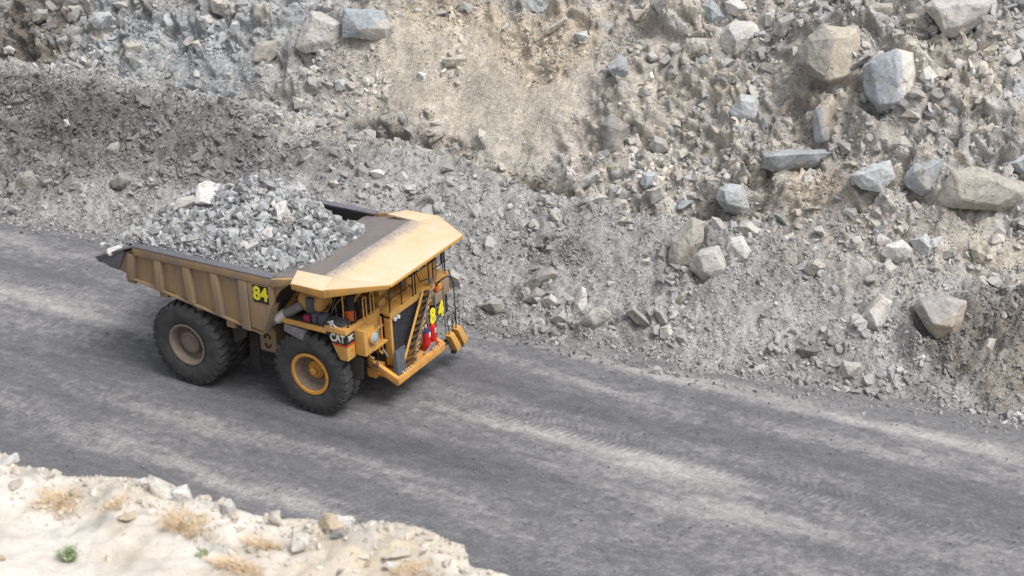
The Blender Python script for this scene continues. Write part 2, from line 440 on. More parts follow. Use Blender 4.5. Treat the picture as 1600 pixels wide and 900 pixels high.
# traced boulders: outline in photo pixels, facet points (px, py, how far they stand out in metres), tone, name, label
ROCKS = [
 ([(102,7),(110,4),(130,8),(132,28),(125,34),(107,35),(101,22)], [(108,12,.3),(126,13,.3),(122,29,.25)], 'pale', 'boulder', 'squarish pale grey boulder with rounded corners, high in the blue-grey boulder field'),
 ([(50,22),(60,14),(74,14),(77,28),(60,37),(51,35)], [(60,20,.3),(70,20,.3),(58,32,.2)], 'grey', 'boulder', 'grey boulder left of the squarish pale one, beside the brown rubble corner'),
 ([(137,31),(155,19),(172,17),(175,25),(160,45),(147,44)], [(150,28,.25),(166,24,.3),(157,38,.2)], 'paleblue', 'boulder', 'tilted pale boulder just right of the squarish one, flat face up'),
 ([(192,67),(200,69),(215,64),(224,70),(222,82),(203,86),(196,80)], [(202,74,.25),(218,70,.25)], 'ptan', 'boulder', 'whitish cream boulder on the line where boulder field meets dark gravel'),
 ([(299,67),(310,62),(324,80),(310,84)], [(309,68,.2),(316,78,.15)], 'pale', 'boulder', 'small pale slab leaning on the smooth blue-grey slope, upper left'),
 ([(310,27),(327,22),(336,35),(322,44)], [(320,29,.2),(328,36,.15)], 'pale', 'boulder', 'small grey block below the tan-topped rock at the top edge'),
 ([(327,-4),(385,-6),(372,15),(350,25),(332,20)], [(340,5,.4),(362,6,.4),(350,18,.2)], 'ptan', 'boulder', 'large tan-stained grey rock cut by the top edge, left of the twin slabs'),
 ([(175,5),(195,0),(200,10),(185,14)], [(188,6,.2)], 'pale', 'boulder', 'low grey stone wedged among boulders near the top edge, upper left'),
 ([(129,-6),(148,-6),(148,18),(138,21),(131,14)], [(139,4,.3),(143,14,.2)], 'dim', 'boulder', 'upright grey boulder close behind the squarish pale one at the top edge'),
 ([(5,75),(15,71),(24,78),(20,85),(7,84)], [(14,76,.2)], 'pale', 'boulder', 'rounded pale stone at the left edge under the brown rubble'),
 ([(99,187),(105,186),(110,197),(101,199)], [(103,190,.15)], 'white', 'stone', 'single bright white stone on the dark lumpy gravel'),
 ([(486,17),(505,19),(534,36),(530,62),(522,75),(505,69),(475,83),(462,75),(470,47)], [(489,26,.42),(520,40,.4),(508,62,.34),(475,70,.28)], 'pale', 'rock_slab', 'big smooth pale slab, left of the twin slabs at the top'),
 ([(536,12),(560,15),(600,16),(612,45),(605,60),(595,64),(560,61),(534,59)], [(540,18,.3),(575,22,.5),(596,44,.55),(560,46,.45),(588,60,.2)], 'blue', 'rock_slab', 'blue-grey rectangular slab with a broken step, right of the twin slabs'),
 ([(492,77),(507,76),(511,92),(497,95)], [(500,80,.25),(504,90,.2)], 'pale', 'boulder', 'small grey block tucked under the big smooth pale slab'),
 ([(400,67),(435,61),(432,87),(417,100),(395,95)], [(410,72,.2),(427,68,.25),(415,90,.15)], 'buff', 'rock_slab', 'dull grey slab half buried left of the big smooth pale slab'),
 ([(457,150),(472,155),(487,160),(475,172),(460,170)], [(468,157,.2),(476,164,.2)], 'pale', 'boulder', 'pale broken stone low on the slope where grey rubble begins'),
 ([(522,125),(540,122),(542,140),(525,142)], [(530,128,.15),(537,135,.15)], 'paleblue', 'boulder', 'small blue-grey block alone on the tan slope below the twin slabs'),
 ([(652,112),(667,115),(665,127),(655,126)], [(659,117,.2)], 'white', 'boulder', 'small white stone heading the trail of stones down the smooth tan chute'),
 ([(662,172),(668,168),(680,182),(670,190)], [(669,177,.2)], 'dim', 'boulder', 'dark grey stone ending the trail of stones on the tan chute'),
 ([(690,92),(722,84),(730,92),(718,106),(696,104)], [(702,92,.25),(718,92,.25),(708,100,.15)], 'tan', 'boulder', 'tan knob of rock jutting from the smooth chute'),
 ([(1122,57),(1135,40),(1147,32),(1175,30),(1190,45),(1187,65),(1170,85),(1150,97),(1130,80)], [(1140,44,.55),(1168,40,.6),(1176,58,.6),(1150,62,.75),(1150,84,.45)], 'white', 'boulder', 'bulky near-white boulder with a pointed base, top right of centre'),
 ([(1095,7),(1112,0),(1132,20),(1137,28),(1117,40),(1105,37)], [(1110,12,.35),(1124,24,.35),(1112,32,.25)], 'blue', 'boulder', 'blue-grey boulder touching the upper left of the bulky near-white one'),
 ([(1132,3),(1150,-6),(1170,13),(1150,25),(1136,20)], [(1144,6,.35),(1156,14,.35)], 'white', 'boulder', 'whitish boulder directly above the bulky near-white one'),
 ([(1065,72),(1082,58),(1105,60),(1108,85),(1072,92)], [(1080,66,.3),(1098,68,.35),(1084,82,.25)], 'buff', 'boulder', 'dusty tan-grey block left of the bulky near-white boulder'),
 ([(1140,172),(1157,147),(1182,150),(1195,180),(1192,210),(1170,200),(1142,180)], [(1158,156,.45),(1178,160,.5),(1184,188,.5),(1160,178,.35)], 'paleblue', 'boulder', 'grey boulder with undercut dark base below the bulky near-white one'),
 ([(850,47),(885,25),(890,30),(865,50),(852,54)], [(862,43,.2),(882,30,.2)], 'ptan', 'rock_slab', 'long narrow pale slab tilted on the ochre slope at top centre'),
 ([(897,52),(917,47),(920,60),(905,66)], [(906,54,.2),(914,56,.2)], 'paleblue', 'boulder', 'small bluish white block right of the long narrow slab'),
 ([(936,195),(955,178),(985,196),(975,243),(945,248)], [(950,196,.4),(970,204,.45),(960,234,.35)], 'dim', 'rock_outcrop', 'dull grey outcrop at the right border of the smooth sand'),
 ([(1014,228),(1022,212),(1042,218),(1044,236),(1026,242)], [(1024,222,.25),(1036,226,.3)], 'grey', 'boulder', 'grey stone over a dark gap right of the dull outcrop'),
 ([(1243,87),(1262,55),(1287,43),(1340,40),(1347,70),(1332,92),(1330,125),(1297,132),(1262,117),(1245,97)], [(1266,62,.6),(1293,60,1.0),(1328,58,.75),(1293,124,.6),(1326,116,.4),(1262,100,.5)], 'tan', 'boulder', 'huge two-faced block, rough grey left and bright tan right face'),
 ([(1347,105),(1360,90),(1400,75),(1427,82),(1432,150),(1427,161),(1400,177),(1372,180),(1352,145)], [(1362,100,.6),(1400,84,1.0),(1404,160,.85),(1424,90,.55),(1427,150,.45),(1372,164,.5)], 'pale', 'boulder', 'huge upright block, blue-grey left face and white right face'),
 ([(1321,70),(1335,69),(1342,90),(1335,96),(1324,95)], [(1326,74,.75),(1337,88,.75)], 'paleblue', 'stone', 'small flat pale stone resting between the two huge blocks'),
 ([(1327,107),(1360,82),(1362,88),(1332,113)], [(1340,98,.55),(1357,86,.55)], 'blue', 'stone', 'thin bluish splinter lying between the two huge blocks'),
 ([(1269,192),(1275,170),(1300,147),(1305,160),(1292,220),(1275,222)], [(1280,178,.35),(1297,162,.4),(1284,212,.3)], 'ptan', 'boulder', 'pointed upright shard, half blue-grey half tan, below the two-faced block'),
 ([(1445,12),(1462,-5),(1560,-5),(1562,12),(1532,32),(1500,60),(1475,57),(1462,37)], [(1464,12,.7),(1520,6,.8),(1500,40,.7),(1475,46,.5)], 'pale', 'boulder', 'massive grey-tan overhanging rock at the top edge, right'),
 ([(1537,45),(1550,32),(1587,32),(1592,50),(1560,60)], [(1552,40,.3),(1580,40,.35)], 'buff', 'boulder', 'pale flat rock right of the massive overhanging rock'),
 ([(1507,65),(1522,55),(1535,65),(1527,97),(1515,87)], [(1516,68,.25),(1528,70,.3)], 'ptan', 'stone', 'pinkish cream shard under the massive overhanging rock'),
 ([(1535,78),(1562,66),(1563,82),(1550,100),(1537,98)], [(1545,80,.25),(1556,76,.25)], 'tan', 'stone', 'tan stone right of the pinkish cream shard'),
 ([(1195,22),(1208,14),(1214,34),(1206,42),(1196,40)], [(1204,24,.3)], 'white', 'stone', 'bright white stone right of the bulky near-white boulder'),
 ([(1207,52),(1216,30),(1237,20),(1246,32),(1224,60)], [(1220,36,.35),(1236,30,.35)], 'grey', 'boulder', 'grey boulder between the white stone and the two-faced block'),
 ([(1420,50),(1455,47),(1457,67),(1437,75),(1424,66)], [(1432,54,.3),(1448,56,.3)], 'dark', 'boulder', 'dark grey block tucked left below the massive overhanging rock'),
 ([(1408,38),(1413,22),(1442,20),(1455,30),(1425,46)], [(1420,28,.35),(1440,30,.35)], 'buff', 'boulder', 'layered buff rock left of the massive overhanging rock'),
 ([(1505,212),(1540,192),(1547,207),(1530,215)], [(1522,205,.2),(1538,200,.2)], 'buff', 'rock_slab', 'low sloping buff slab near the right edge, mid face'),
 ([(1190,239),(1246,234),(1309,230),(1311,248),(1275,260),(1246,262),(1212,270),(1190,262)], [(1196,244,.5),(1246,240,.6),(1300,238,.5),(1215,262,.3),(1270,254,.35)], 'blue', 'rock_slab', 'long low blue-grey slab under the pointed shard'),
 ([(1311,222),(1333,222),(1334,242),(1314,243)], [(1317,227,.3),(1328,236,.3)], 'grey', 'boulder', 'small square grey block right of the long blue-grey slab'),
 ([(1337,253),(1345,220),(1356,222),(1347,250)], [(1346,232,.3),(1346,246,.2)], 'pale', 'stone', 'upright thin stone beside the small square grey block'),
 ([(1326,275),(1362,256),(1391,250),(1399,279),(1377,301),(1346,295)], [(1345,272,.25),(1380,262,.3),(1372,288,.2)], 'paleblue', 'rock_slab', 'broad flat blue-white slab, right middle of the face'),
 ([(1411,282),(1428,256),(1462,250),(1475,248),(1459,299),(1439,306),(1419,295)], [(1428,270,.35),(1446,264,.55),(1444,292,.4)], 'blue', 'boulder', 'split blue-grey block right of the broad flat slab'),
 ([(1466,312),(1487,267),(1518,260),(1604,286),(1604,325),(1561,333),(1533,324),(1499,318),(1478,320)], [(1494,276,.55),(1560,284,.6),(1596,300,.6),(1500,310,.5),(1560,322,.45)], 'buff', 'rock_slab', 'great flat-topped tan-grey slab at the right edge'),
 ([(1564,258),(1604,234),(1604,275),(1585,268)], [(1588,254,.4),(1600,250,.4)], 'paleblue', 'boulder', 'blue-grey rock overhanging the great flat slab at the right edge'),
 ([(1580,345),(1604,332),(1604,356),(1584,356)], [(1594,344,.25)], 'blue', 'stone', 'bluish stone at the right edge just below the great flat slab'),
 ([(1377,397),(1383,383),(1411,375),(1428,390),(1425,406),(1399,411)], [(1392,386,.35),(1414,386,.4),(1402,402,.25)], 'white', 'boulder', 'white rounded boulder paired with a paler-blue one, right slope'),
 ([(1422,375),(1447,365),(1464,386),(1450,401),(1430,395)], [(1438,374,.3),(1452,386,.3)], 'paleblue', 'boulder', 'pale bluish boulder on the right of the white rounded one'),
 ([(1516,388),(1528,382),(1543,402),(1536,412),(1520,408)], [(1527,392,.25)], 'tan', 'stone', 'tan-pink stone on the rim of the pale sand pocket, right'),
 ([(1118,310),(1122,294),(1140,286),(1162,290),(1172,325),(1160,338),(1132,330)], [(1132,298,.5),(1152,300,.55),(1158,324,.4),(1136,318,.45)], 'paleblue', 'boulder', 'rounded blue-white boulder above the dark hollow'),
 ([(1150,354),(1172,346),(1196,362),(1186,374),(1160,368)], [(1166,354,.25),(1182,364,.25)], 'pale', 'boulder', 'pale flat-lying boulder on the right rim of the dark hollow'),
 ([(1255,423),(1262,410),(1278,404),(1294,418),(1270,433)], [(1270,412,.3),(1282,418,.25)], 'buff', 'boulder', 'buff boulder alone on the grey scree, right of centre'),
 ([(893,293),(900,280),(921,268),(938,265),(941,280),(898,301)], [(906,283,.35),(932,272,.4),(910,292,.25)], 'pale', 'boulder', 'long pale boulder at the end of the dark ditch'),
 ([(904,327),(912,310),(935,300),(950,308),(930,326),(916,334)], [(918,316,.3),(936,308,.3)], 'pale', 'boulder', 'pale boulder just below the long one at the ditch end'),
 ([(1003,270),(1026,268),(1027,284),(1008,296),(1001,288)], [(1010,275,.3),(1022,274,.3),(1010,290,.2)], 'paleblue', 'boulder', 'upper of two stacked blue-white blocks right of the ditch'),
 ([(1009,298),(1037,286),(1036,310),(1018,320)], [(1018,298,.35),(1031,294,.35)], 'pale', 'boulder', 'lower of two stacked blue-white blocks right of the ditch'),
 ([(1077,420),(1082,400),(1094,389),(1122,384),(1139,418),(1138,445),(1122,447),(1097,438)], [(1092,400,.55),(1116,394,.65),(1130,420,.6),(1100,424,.5),(1124,440,.3)], 'pale', 'boulder', 'large rounded pale boulder in the middle of the grey scree'),
 ([(1043,406),(1050,375),(1080,338),(1102,347),(1099,378),(1077,412),(1064,426),(1048,420)], [(1060,380,.4),(1084,352,.45),(1082,384,.45),(1058,410,.3)], 'buff', 'boulder', 'long smooth dust-covered boulder, upper left of the large rounded pale one'),
 ([(998,415),(1001,406),(1015,402),(1018,408),(1006,416)], [(1006,407,.2)], 'white', 'stone', 'small white stone left of the long dust-covered boulder'),
 ([(957,352),(972,338),(995,342),(988,354),(966,359)], [(970,345,.25),(984,346,.25)], 'buff', 'boulder', 'low grey boulder high on the scree below the ditch end'),
 ([(835,386),(846,378),(858,388),(847,397)], [(846,385,.22)], 'dark', 'stone', 'dark angular stone in the dark gravel patch behind the truck nose'),
 ([(1131,395),(1142,372),(1160,368),(1180,400),(1168,416),(1140,412)], [(1144,384,.45),(1160,380,.45),(1164,404,.35)], 'white', 'boulder', 'white angular boulder close behind the large rounded pale one'),
 ([(1112,338),(1122,340),(1144,362),(1136,377),(1108,367)], [(1122,350,.3),(1132,364,.3)], 'grey', 'boulder', 'grey wedge of rock on the left rim of the dark hollow'),
 ([(750,478),(765,468),(785,467),(789,488),(776,492),(760,485)], [(766,474,.3),(782,474,.3),(774,486,.2)], 'grey', 'boulder', 'grey flat-topped boulder nearest the truck nose at the scree foot'),
 ([(846,468),(861,459),(881,476),(870,486),(850,480)], [(858,466,.3),(872,476,.3)], 'pale', 'boulder', 'pale block at upper left of the roadside boulder cluster'),
 ([(857,500),(881,482),(888,503),(870,510)], [(872,493,.3),(882,498,.25)], 'grey', 'boulder', 'triangular grey block at lower left of the roadside boulder cluster'),
 ([(893,494),(896,471),(909,447),(915,451),(919,482),(905,497)], [(902,476,.35),(911,458,.3),(908,486,.35)], 'white', 'boulder', 'tall upright white boulder in the roadside boulder cluster'),
 ([(900,507),(927,482),(944,477),(958,491),(946,505),(924,519)], [(920,492,.4),(944,484,.4),(930,508,.3)], 'pale', 'boulder', 'broadest boulder of the roadside cluster, pale and gently domed'),
 ([(977,488),(989,477),(1021,507),(1018,517),(995,506)], [(990,484,.3),(1012,504,.3)], 'grey', 'boulder', 'elongated grey boulder pointing down to the road, right of the cluster'),
 ([(1022,485),(1034,481),(1048,505),(1040,514),(1030,508)], [(1031,488,.25),(1040,504,.25)], 'grey', 'stone', 'narrow upright stone above the white one by the road'),
 ([(1031,512),(1046,506),(1055,522),(1044,533),(1031,528)], [(1042,512,.25),(1046,524,.2)], 'white', 'stone', 'white stone at the scree foot by the road, below a narrow upright one'),
 ([(1054,470),(1065,457),(1081,453),(1072,470),(1060,478)], [(1066,463,.25)], 'buff', 'stone', 'dusty stone half sunk above the white stone by the road'),
 ([(1056,525),(1071,521),(1078,539),(1065,543)], [(1068,529,.2)], 'grey', 'stone', 'small grey stone right of the white stone by the road'),
 ([(817,444),(840,424),(862,416),(875,430),(858,444),(828,458)], [(838,434,.35),(862,426,.35),(840,448,.2)], 'dim', 'boulder', 'half-buried grey boulder above the roadside cluster'),
 ([(818,470),(838,448),(854,457),(842,477)], [(836,460,.25),(846,462,.25)], 'dim', 'boulder', 'dusty dark boulder left of the roadside cluster'),
 ([(692,432),(706,420),(722,430),(720,446),(700,450)], [(704,430,.35),(715,436,.35)], 'grey', 'boulder', 'grey boulder showing behind the truck cab'),
 ([(1340,505),(1354,482),(1374,457),(1394,471),(1385,505),(1371,523)], [(1358,486,.55),(1376,466,.5),(1384,476,.5),(1372,510,.5)], 'white', 'boulder', 'clean white rectangular boulder standing on the grey scree, right'),
 ([(1429,481),(1436,465),(1473,459),(1511,471),(1505,502),(1493,528),(1464,530),(1445,510)], [(1442,476,.5),(1480,468,.6),(1502,478,.5),(1488,512,.6),(1456,504,.6)], 'grey', 'boulder', 'big round-faced grey boulder with an orange-stained middle, lower right'),
 ([(1309,580),(1317,564),(1345,566),(1349,577),(1340,592),(1314,591)], [(1320,570,.35),(1342,572,.35),(1326,586,.3)], 'pale', 'boulder', 'flat pale block at the road edge, lower right'),
 ([(1243,546),(1262,539),(1281,548),(1270,560),(1250,560)], [(1258,546,.3),(1272,550,.3)], 'dark', 'boulder', 'dark blue-grey stone left of the flat pale block at the road edge'),
 ([(1430,560),(1442,551),(1454,558),(1443,571)], [(1442,558,.2)], 'white', 'stone', 'small white stone in the rubble below the big round-faced boulder'),
 ([(1284,530),(1294,512),(1303,524),(1294,538)], [(1294,524,.2)], 'dim', 'stone', 'small dim triangular stone left of the clean white boulder'),
 ([(1578,650),(1590,642),(1604,648),(1600,658),(1584,658)], [(1592,648,.15)], 'white', 'stone', 'pale stone at the road edge cut by the right border'),
 ([(1508,468),(1518,461),(1524,474),(1514,482)], [(1516,470,.3)], 'paleblue', 'stone', 'small pale stone leaning on the upper right of the big round-faced boulder'),
 ([(20,285),(30,270),(48,267),(62,280),(58,297),(38,303),(24,298)], [(32,276,.35),(50,276,.35),(44,294,.25)], 'dim', 'boulder', 'rounded grey boulder at the left edge just above the road'),
 ([(171,284),(186,270),(204,276),(211,282),(196,298),(176,293)], [(186,277,.35),(203,282,.3),(186,290,.25)], 'dim', 'boulder', 'grey wedge boulder on the gravel above the truck tail'),
 ([(576,268),(590,264),(606,270),(602,281),(586,279)], [(588,269,.2),(600,274,.2)], 'white', 'stone', 'flat white stone on the gravel above the dump body'),
 ([(512,284),(524,280),(532,288),(522,294)], [(522,286,.18)], 'pale', 'stone', 'small pale stone on the gravel above the load'),
]
# ------------------------------------------------------------------ hillside
xs = stretch(-33, 44, 0.085, -300, 320, 16)
ys = np.r_[5.0, np.arange(5.2, 30.01, 0.08), 30 + 270 * (np.linspace(0, 1, 19)[1:] ** 2.5)]
X, Y = np.meshgrid(xs, ys)
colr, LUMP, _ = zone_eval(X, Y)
tones = []
HZ = terrain_h(X, Y, LUMP, tones)
V, Fq = grid(xs, ys, lambda a, b: HZ)
msk, t1, t2, t3, t4, b2, low = tones[0]
ROCKC = np.where((t2 < .55)[..., None], np.array(lin(170, 169, 166)), np.where((t2 < .8)[..., None], np.array(lin(156, 160, 163)), np.array(lin(184, 175, 160))))
w = (msk.clip(0, 1) * sstep(-.05, .25, b2) * .65)[..., None]
colr = colr * (1 - w) + ROCKC * w
k_ = np.clip(msk + low * .8, 0, 1)
colr = colr * (1 + k_ * (.16 * (t2 - .5) + .26 * (t3 - .5)) + .30 * (t4 - .5))[..., None]
GX0, GY0 = -33.0, 5.2
gi = int(np.argmin(np.abs(xs - GX0))); gj = int(np.argmin(np.abs(ys - GY0)))
ni = int((44 - GX0) / .085) + 1; nj = int(round((30 - GY0) / .08)) + 1
HB = base_h(X, Y)
FW = sstep(13.0, 16.5, Y) * (1 - sstep(29, 33, Y)) * sstep(-60, -34, X) * (1 - sstep(46, 70, X))
DN = HZ - HB
YY = Y - 0.72 * FW * DN; HZ = HB + DN * (1 - 0.42 * FW)      # on the steep face the relief stands out along the slope's normal
yreg = GY0 + .08 * np.arange(nj)
GZ = np.empty((nj, ni))
def refresh():
    for c_ in range(ni):
        yy_ = np.maximum.accumulate(YY[:, gi + c_]); GZ[:, c_] = np.interp(yreg, yy_, HZ[:, gi + c_])
def ground(x, y):
    """height of the finished slope by lookup"""
    fx = np.clip((np.asarray(x, float) - GX0) / .085, 0, GZ.shape[1] - 1.001); fy = np.clip((np.asarray(y, float) - GY0) / .08, 0, GZ.shape[0] - 1.001)
    i = fx.astype(int); j = fy.astype(int); a = fx - i; b = fy - j
    return (GZ[j, i] * (1 - a) + GZ[j, i + 1] * a) * (1 - b) + (GZ[j + 1, i] * (1 - a) + GZ[j + 1, i + 1] * a) * b
refresh()
C0 = []
for (outl, front, tone_, nm, lab) in ROCKS:
    o2 = np.array(outl, float); cpx = o2.mean(0); w_ = np.ptp(o2[:, 0]); h_ = np.ptp(o2[:, 1])
    c0 = hit(cpx[0], min(cpx[1] + 0.15 * h_, 899), ground); C0.append(c0)
for (outl, front, tone_, nm, lab), c0 in zip(ROCKS, C0):
    o2 = np.array(outl, float); pm = F_PX / np.linalg.norm(c0 - CAM)
    rx_ = np.ptp(o2[:, 0]) / pm * .5 * 1.05; ry_ = np.ptp(o2[:, 1]) / pm * .5 * (.95 if c0[1] > 14 else 1.15)
    q = np.sqrt(((X - c0[0]) / rx_) ** 2 + ((YY - c0[1] + .1 * ry_) / ry_) ** 2)
    r_ = min(rx_, ry_)
    HZ += .55 * r_ * np.exp(-((q - 1.08) / .30) ** 2) * np.clip(.6 + 1.6 * vnoise(X * 1.1 / r_, YY * 1.1 / r_, 401), 0, 1.3)
refresh()
V[:, 1] = YY.ravel(); V[:, 2] = HZ.ravel()
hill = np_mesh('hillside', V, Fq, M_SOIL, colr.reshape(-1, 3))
tag(hill, kind='structure')

# ------------------------------------------------------------------ haul road
ROADC = np.array(lin(107, 107, 109)); ROADL = np.array(lin(167, 165, 162)); ROADD = np.array(lin(86, 86, 89))
xs = stretch(-24, 42, 0.085, -300, 320, 16)
ys = np.r_[np.linspace(-26, -13, 20)[:-1], np.arange(-13, 7.6, 0.075)]
X, Y = np.meshgrid(xs, ys)
PATCH = [  # photo pixel, half length along road, half width, tone (+ paler, - darker)
    (60, 470, 8, .8, .5), (210, 510, 4, .45, .5), (60, 385, 7, .6, .45), (1000, 580, 4.5, .45, .9), (940, 605, 3, .4, .5), (1180, 612, 5, .45, .7),
    (1060, 740, 3.2, .9, .75), (920, 690, 4.0, .5, .55), (760, 655, 3.0, .35, .4), (1150, 800, 3, .6, .6), (1010, 780, 3, .5, .35), (300, 660, 6, .6, .5),
    (230, 715, 5, .7, .6), (430, 770, 5, .6, .65), (560, 720, 4, .4, .4), (720, 790, 4, .5, .4), (1330, 690, 5, .5, .5), (1480, 690, 4, .5, .6), (1300, 650, 5, .5, .6),
    (640, 700, 5, .8, -.6), (480, 670, 5, .7, -.5), (760, 590, 6, .9, -.55), (880, 630, 5, .5, -.4), (130, 620, 6, .7, -.4), (1200, 700, 5, .5, -.3), (660, 560, 3, 1.2, -.4),
    (800, 730, 4, .4, -.45), (950, 860, 5, .9, -.15), (1350, 790, 6, .5, -.3), (100, 560, 5, .6, -.25), (40, 420, 4, .4, -.3), (1080, 680, 4, .35, -.3),
]
tone = 0.40 * fbm(X * 0.11, Y * 0.5, 4, 51, 0.55) + 0.16 * fbm(X * 0.4, Y * 0.9, 4, 57, 0.6) + 0.36 * fbm(X * 4.2, Y * 4.4, 3, 58, 0.85) + 0.12 * fbm(X * 0.05, Y * 3.2, 3, 59, 0.65)
wx = X + 1.5 * fbm(X * .3, Y * .8, 3, 61); wy = Y + 0.5 * fbm(X * .25, Y * .9, 3, 63)
for (px, py, rx, ry, s) in PATCH:
    p = on(px, py, 'z', 0)
    q = ((wx - p[0]) / rx) ** 2 + ((wy - p[1]) / ry) ** 2
    tone = tone + s * 0.86 * np.exp(-1.2 * q)
zr = 0.05 * fbm(X * 0.12, Y * 0.35, 3, 91) + 0.03 * fbm(X * 0.8, Y * 1.6, 4, 93) + 0.012 * fbm(X * 4, Y * 4, 3, 95)
def track(yc, w, pitch, x0, x1, depth, sgn):
    """tyre print: chevron lugs across a band of the road"""
    global zr, tone
    yy = Y - yc - 0.12 * np.sin(X * 0.09 + yc)
    m = np.exp(-(np.abs(yy) / (w * 0.5)) ** 6) * sstep(x0, x0 + 2, X) * (1 - sstep(x1 - 2, x1, X)) * (.45 + .55 * sstep(-0.3, 0.2, vnoise(X * .25, Y * .5, 97 + int(yc * 7))))
    lug = np.sin((X + sgn * 0.5 * np.abs(yy)) * 2 * np.pi / pitch + np.where(yy > 0, np.pi, 0))
    lug = np.tanh(2 * lug) * sstep(.10, .2, np.abs(yy))
    zr = zr + m * 0.8 * depth * lug; tone = tone + m * (6.5 * depth) * lug
    e = np.exp(-((np.abs(yy) - w * 0.55) / 0.07) ** 2) * m.clip(0.2, 1)
    zr = zr + 0.02 * e; tone = tone + .18 * e * vnoise(X * .3, Y * 0, 105) + .12 * e
for a in [(-0.05, 1.0, .26, 8, 45, .034, 1), (-8.15, 1.0, .26, -12, 20, .030, -1), (5.25, .8, .30, -30, -6, .02, 1), (0.95, .8, .3, -30, -4, .02, 1),
          (-3.2, .8, .3, 14, 45, .014, 1), (3.6, .8, .3, 12, 30, .012, -1), (-5.4, .8, .30, -20, 12, .014, 1), (-10.5, .9, .30, -5, 40, .012, 1)]:
    track(*a)
tone = np.clip(tone, -1, 1)
cr = np.where(tone[..., None] > 0, ROADC + (ROADL - ROADC) * tone[..., None], ROADC + (ROADC - ROADD) * tone[..., None])
edge = sstep(5.2, 6.3, Y + 0.5 * fbm(X * .6, Y * .6, 3, 99))
cr = cr * (1 - 0.35 * edge[..., None]) + (GREY * 0.8) * 0.35 * edge[..., None]
zr = zr + edge * (0.05 + 0.12 * np.abs(fbm(X * 2.2, Y * 2.2, 3, 101)))
V, Fq = grid(xs, ys, lambda a, b: zr)

def mat_road():
    k = N('dusty_haul_road')
    at = k.n('ShaderNodeAttribute'); at.attribute_name = 'Col'
    vs = k.coord('Object', (0.55, 1.5, 1)); v = k.coord('Object')
    f1 = k.noise(vs, 1.6, 9, 0.7); f2 = k.noise(v, 9, 6, 0.75); f3 = k.noise(v, 30, 3, 0.7)
    c = k.mix(1.0, at.outputs['Color'], k.ramp(f1, (0.3, 0.78), (0.7, 1.2)), 'MULTIPLY')
    c = k.mix(1.0, c, k.ramp(f2, (0.3, 0.74), (0.7, 1.24)), 'MULTIPLY')
    c = k.mix(k.ramp(f3, (0.60, 0.0), (0.70, 0.5)), c, lin(176, 174, 172))
    f4 = k.noise(k.coord('Object', (1, 1, 1)), 44, 2, 0.6)
    c = k.mix(k.ramp(f4, (0.30, 0.55), (0.40, 0.0)), c, lin(70, 70, 72))
    b = k.bump(f1, 0.25, 0.05); b = k.bump(f2, 0.6, 0.04, b); b = k.bump(f3, 0.3, 0.015, b)
    return k.done(c, 0.9, b, spec=0.2)
road = np_mesh('haul_road', V, Fq, mat_road(), cr.reshape(-1, 3))
tag(road, kind='structure')

# ------------------------------------------------------------------ near bluff
edge_px = [(0, 702), (16, 704), (30, 722), (100, 735), (150, 741), (210, 747), (245, 758), (300, 772), (370, 792), (400, 800), (480, 803), (560, 815), (620, 818), (680, 828), (722, 850), (735, 878), (800, 897)]
EP = np.array([on(px, py, 'z', 20) for px, py in edge_px])
EX = np.r_[-200, 10, 20, EP[:, 0], 34, 36, 60, 200]; EY = np.r_[-31, -33, -33.9, EP[:, 1], -34.1, -35.5, -40, -42]
def bluff_edge(x):
    return np.interp(x, EX, EY) + 0.10 * vnoise(x * 3.1, x * 0, 121) + 0.05 * vnoise(x * 9, x * 0, 122)
def bluff_h(x, y):
    e = bluff_edge(x)
    q = e - y                                      # distance back from the lip
    near = 0.06 * q + 0.35 * np.clip(q - 4.0, 0, 9)
    n = 0.22 * fbm(x * 0.8, y * 0.8, 4, 131) + 0.05 * fbm(x * 4, y * 4, 3, 133, 0.6)
    bank = 0.10 * np.exp(-((q - 0.5) / 0.5) ** 2) * (0.6 + 1.8 * fbm(x * 2.2, y * 1.2, 3, 135))
    top = 19.95 + np.clip(near, 0, None) + n * sstep(0.0, 0.6, q) * 0.7 + bank
    fall = np.clip(-q, 0, None)
    cliff = -(3.2 * fall + 0.5 * np.sqrt(fall + 1e-6)) + 1.6 * sstep(.3, 4, fall) * fbm(x * 0.5, fall * 0.6, 4, 137)
    return np.maximum(np.where(q > 0, top, 19.95 + bank + cliff), -0.4)
xs = stretch(23.5, 35.5, 0.035, -200, 250, 18)
ys = np.r_[-120 + 78 * (np.linspace(0, 1, 16) ** 0.5)[:-1], np.linspace(-42, -37.5, 40)[:-1], np.arange(-37.5, -32.2, 0.03), np.linspace(-32.2, -22, 90)[1:]]
X, Y = np.meshgrid(xs, ys)
SAND = np.array(lin(206, 200, 191)); SANDT = np.array(lin(194, 182, 162)); SANDG = np.array(lin(166, 162, 154))
V, Fq = grid(xs, ys, bluff_h)
q = bluff_edge(X) - Y
mx = np.clip(0.35 + 1.5 * fbm(X * 1.1, Y * 1.1, 4, 141), 0, 1) * (1 - 0.75 * sstep(0.9, 1.9, q))
mg = np.clip(1.9 * fbm(X * 2.6, Y * 2.6, 4, 143) - 0.1, 0, .8) * (1 - 0.7 * sstep(0.8, 1.6, q))
cb = SAND + (SANDT - SAND) * mx[..., None]; cb = cb + (SANDG - cb) * mg[..., None]
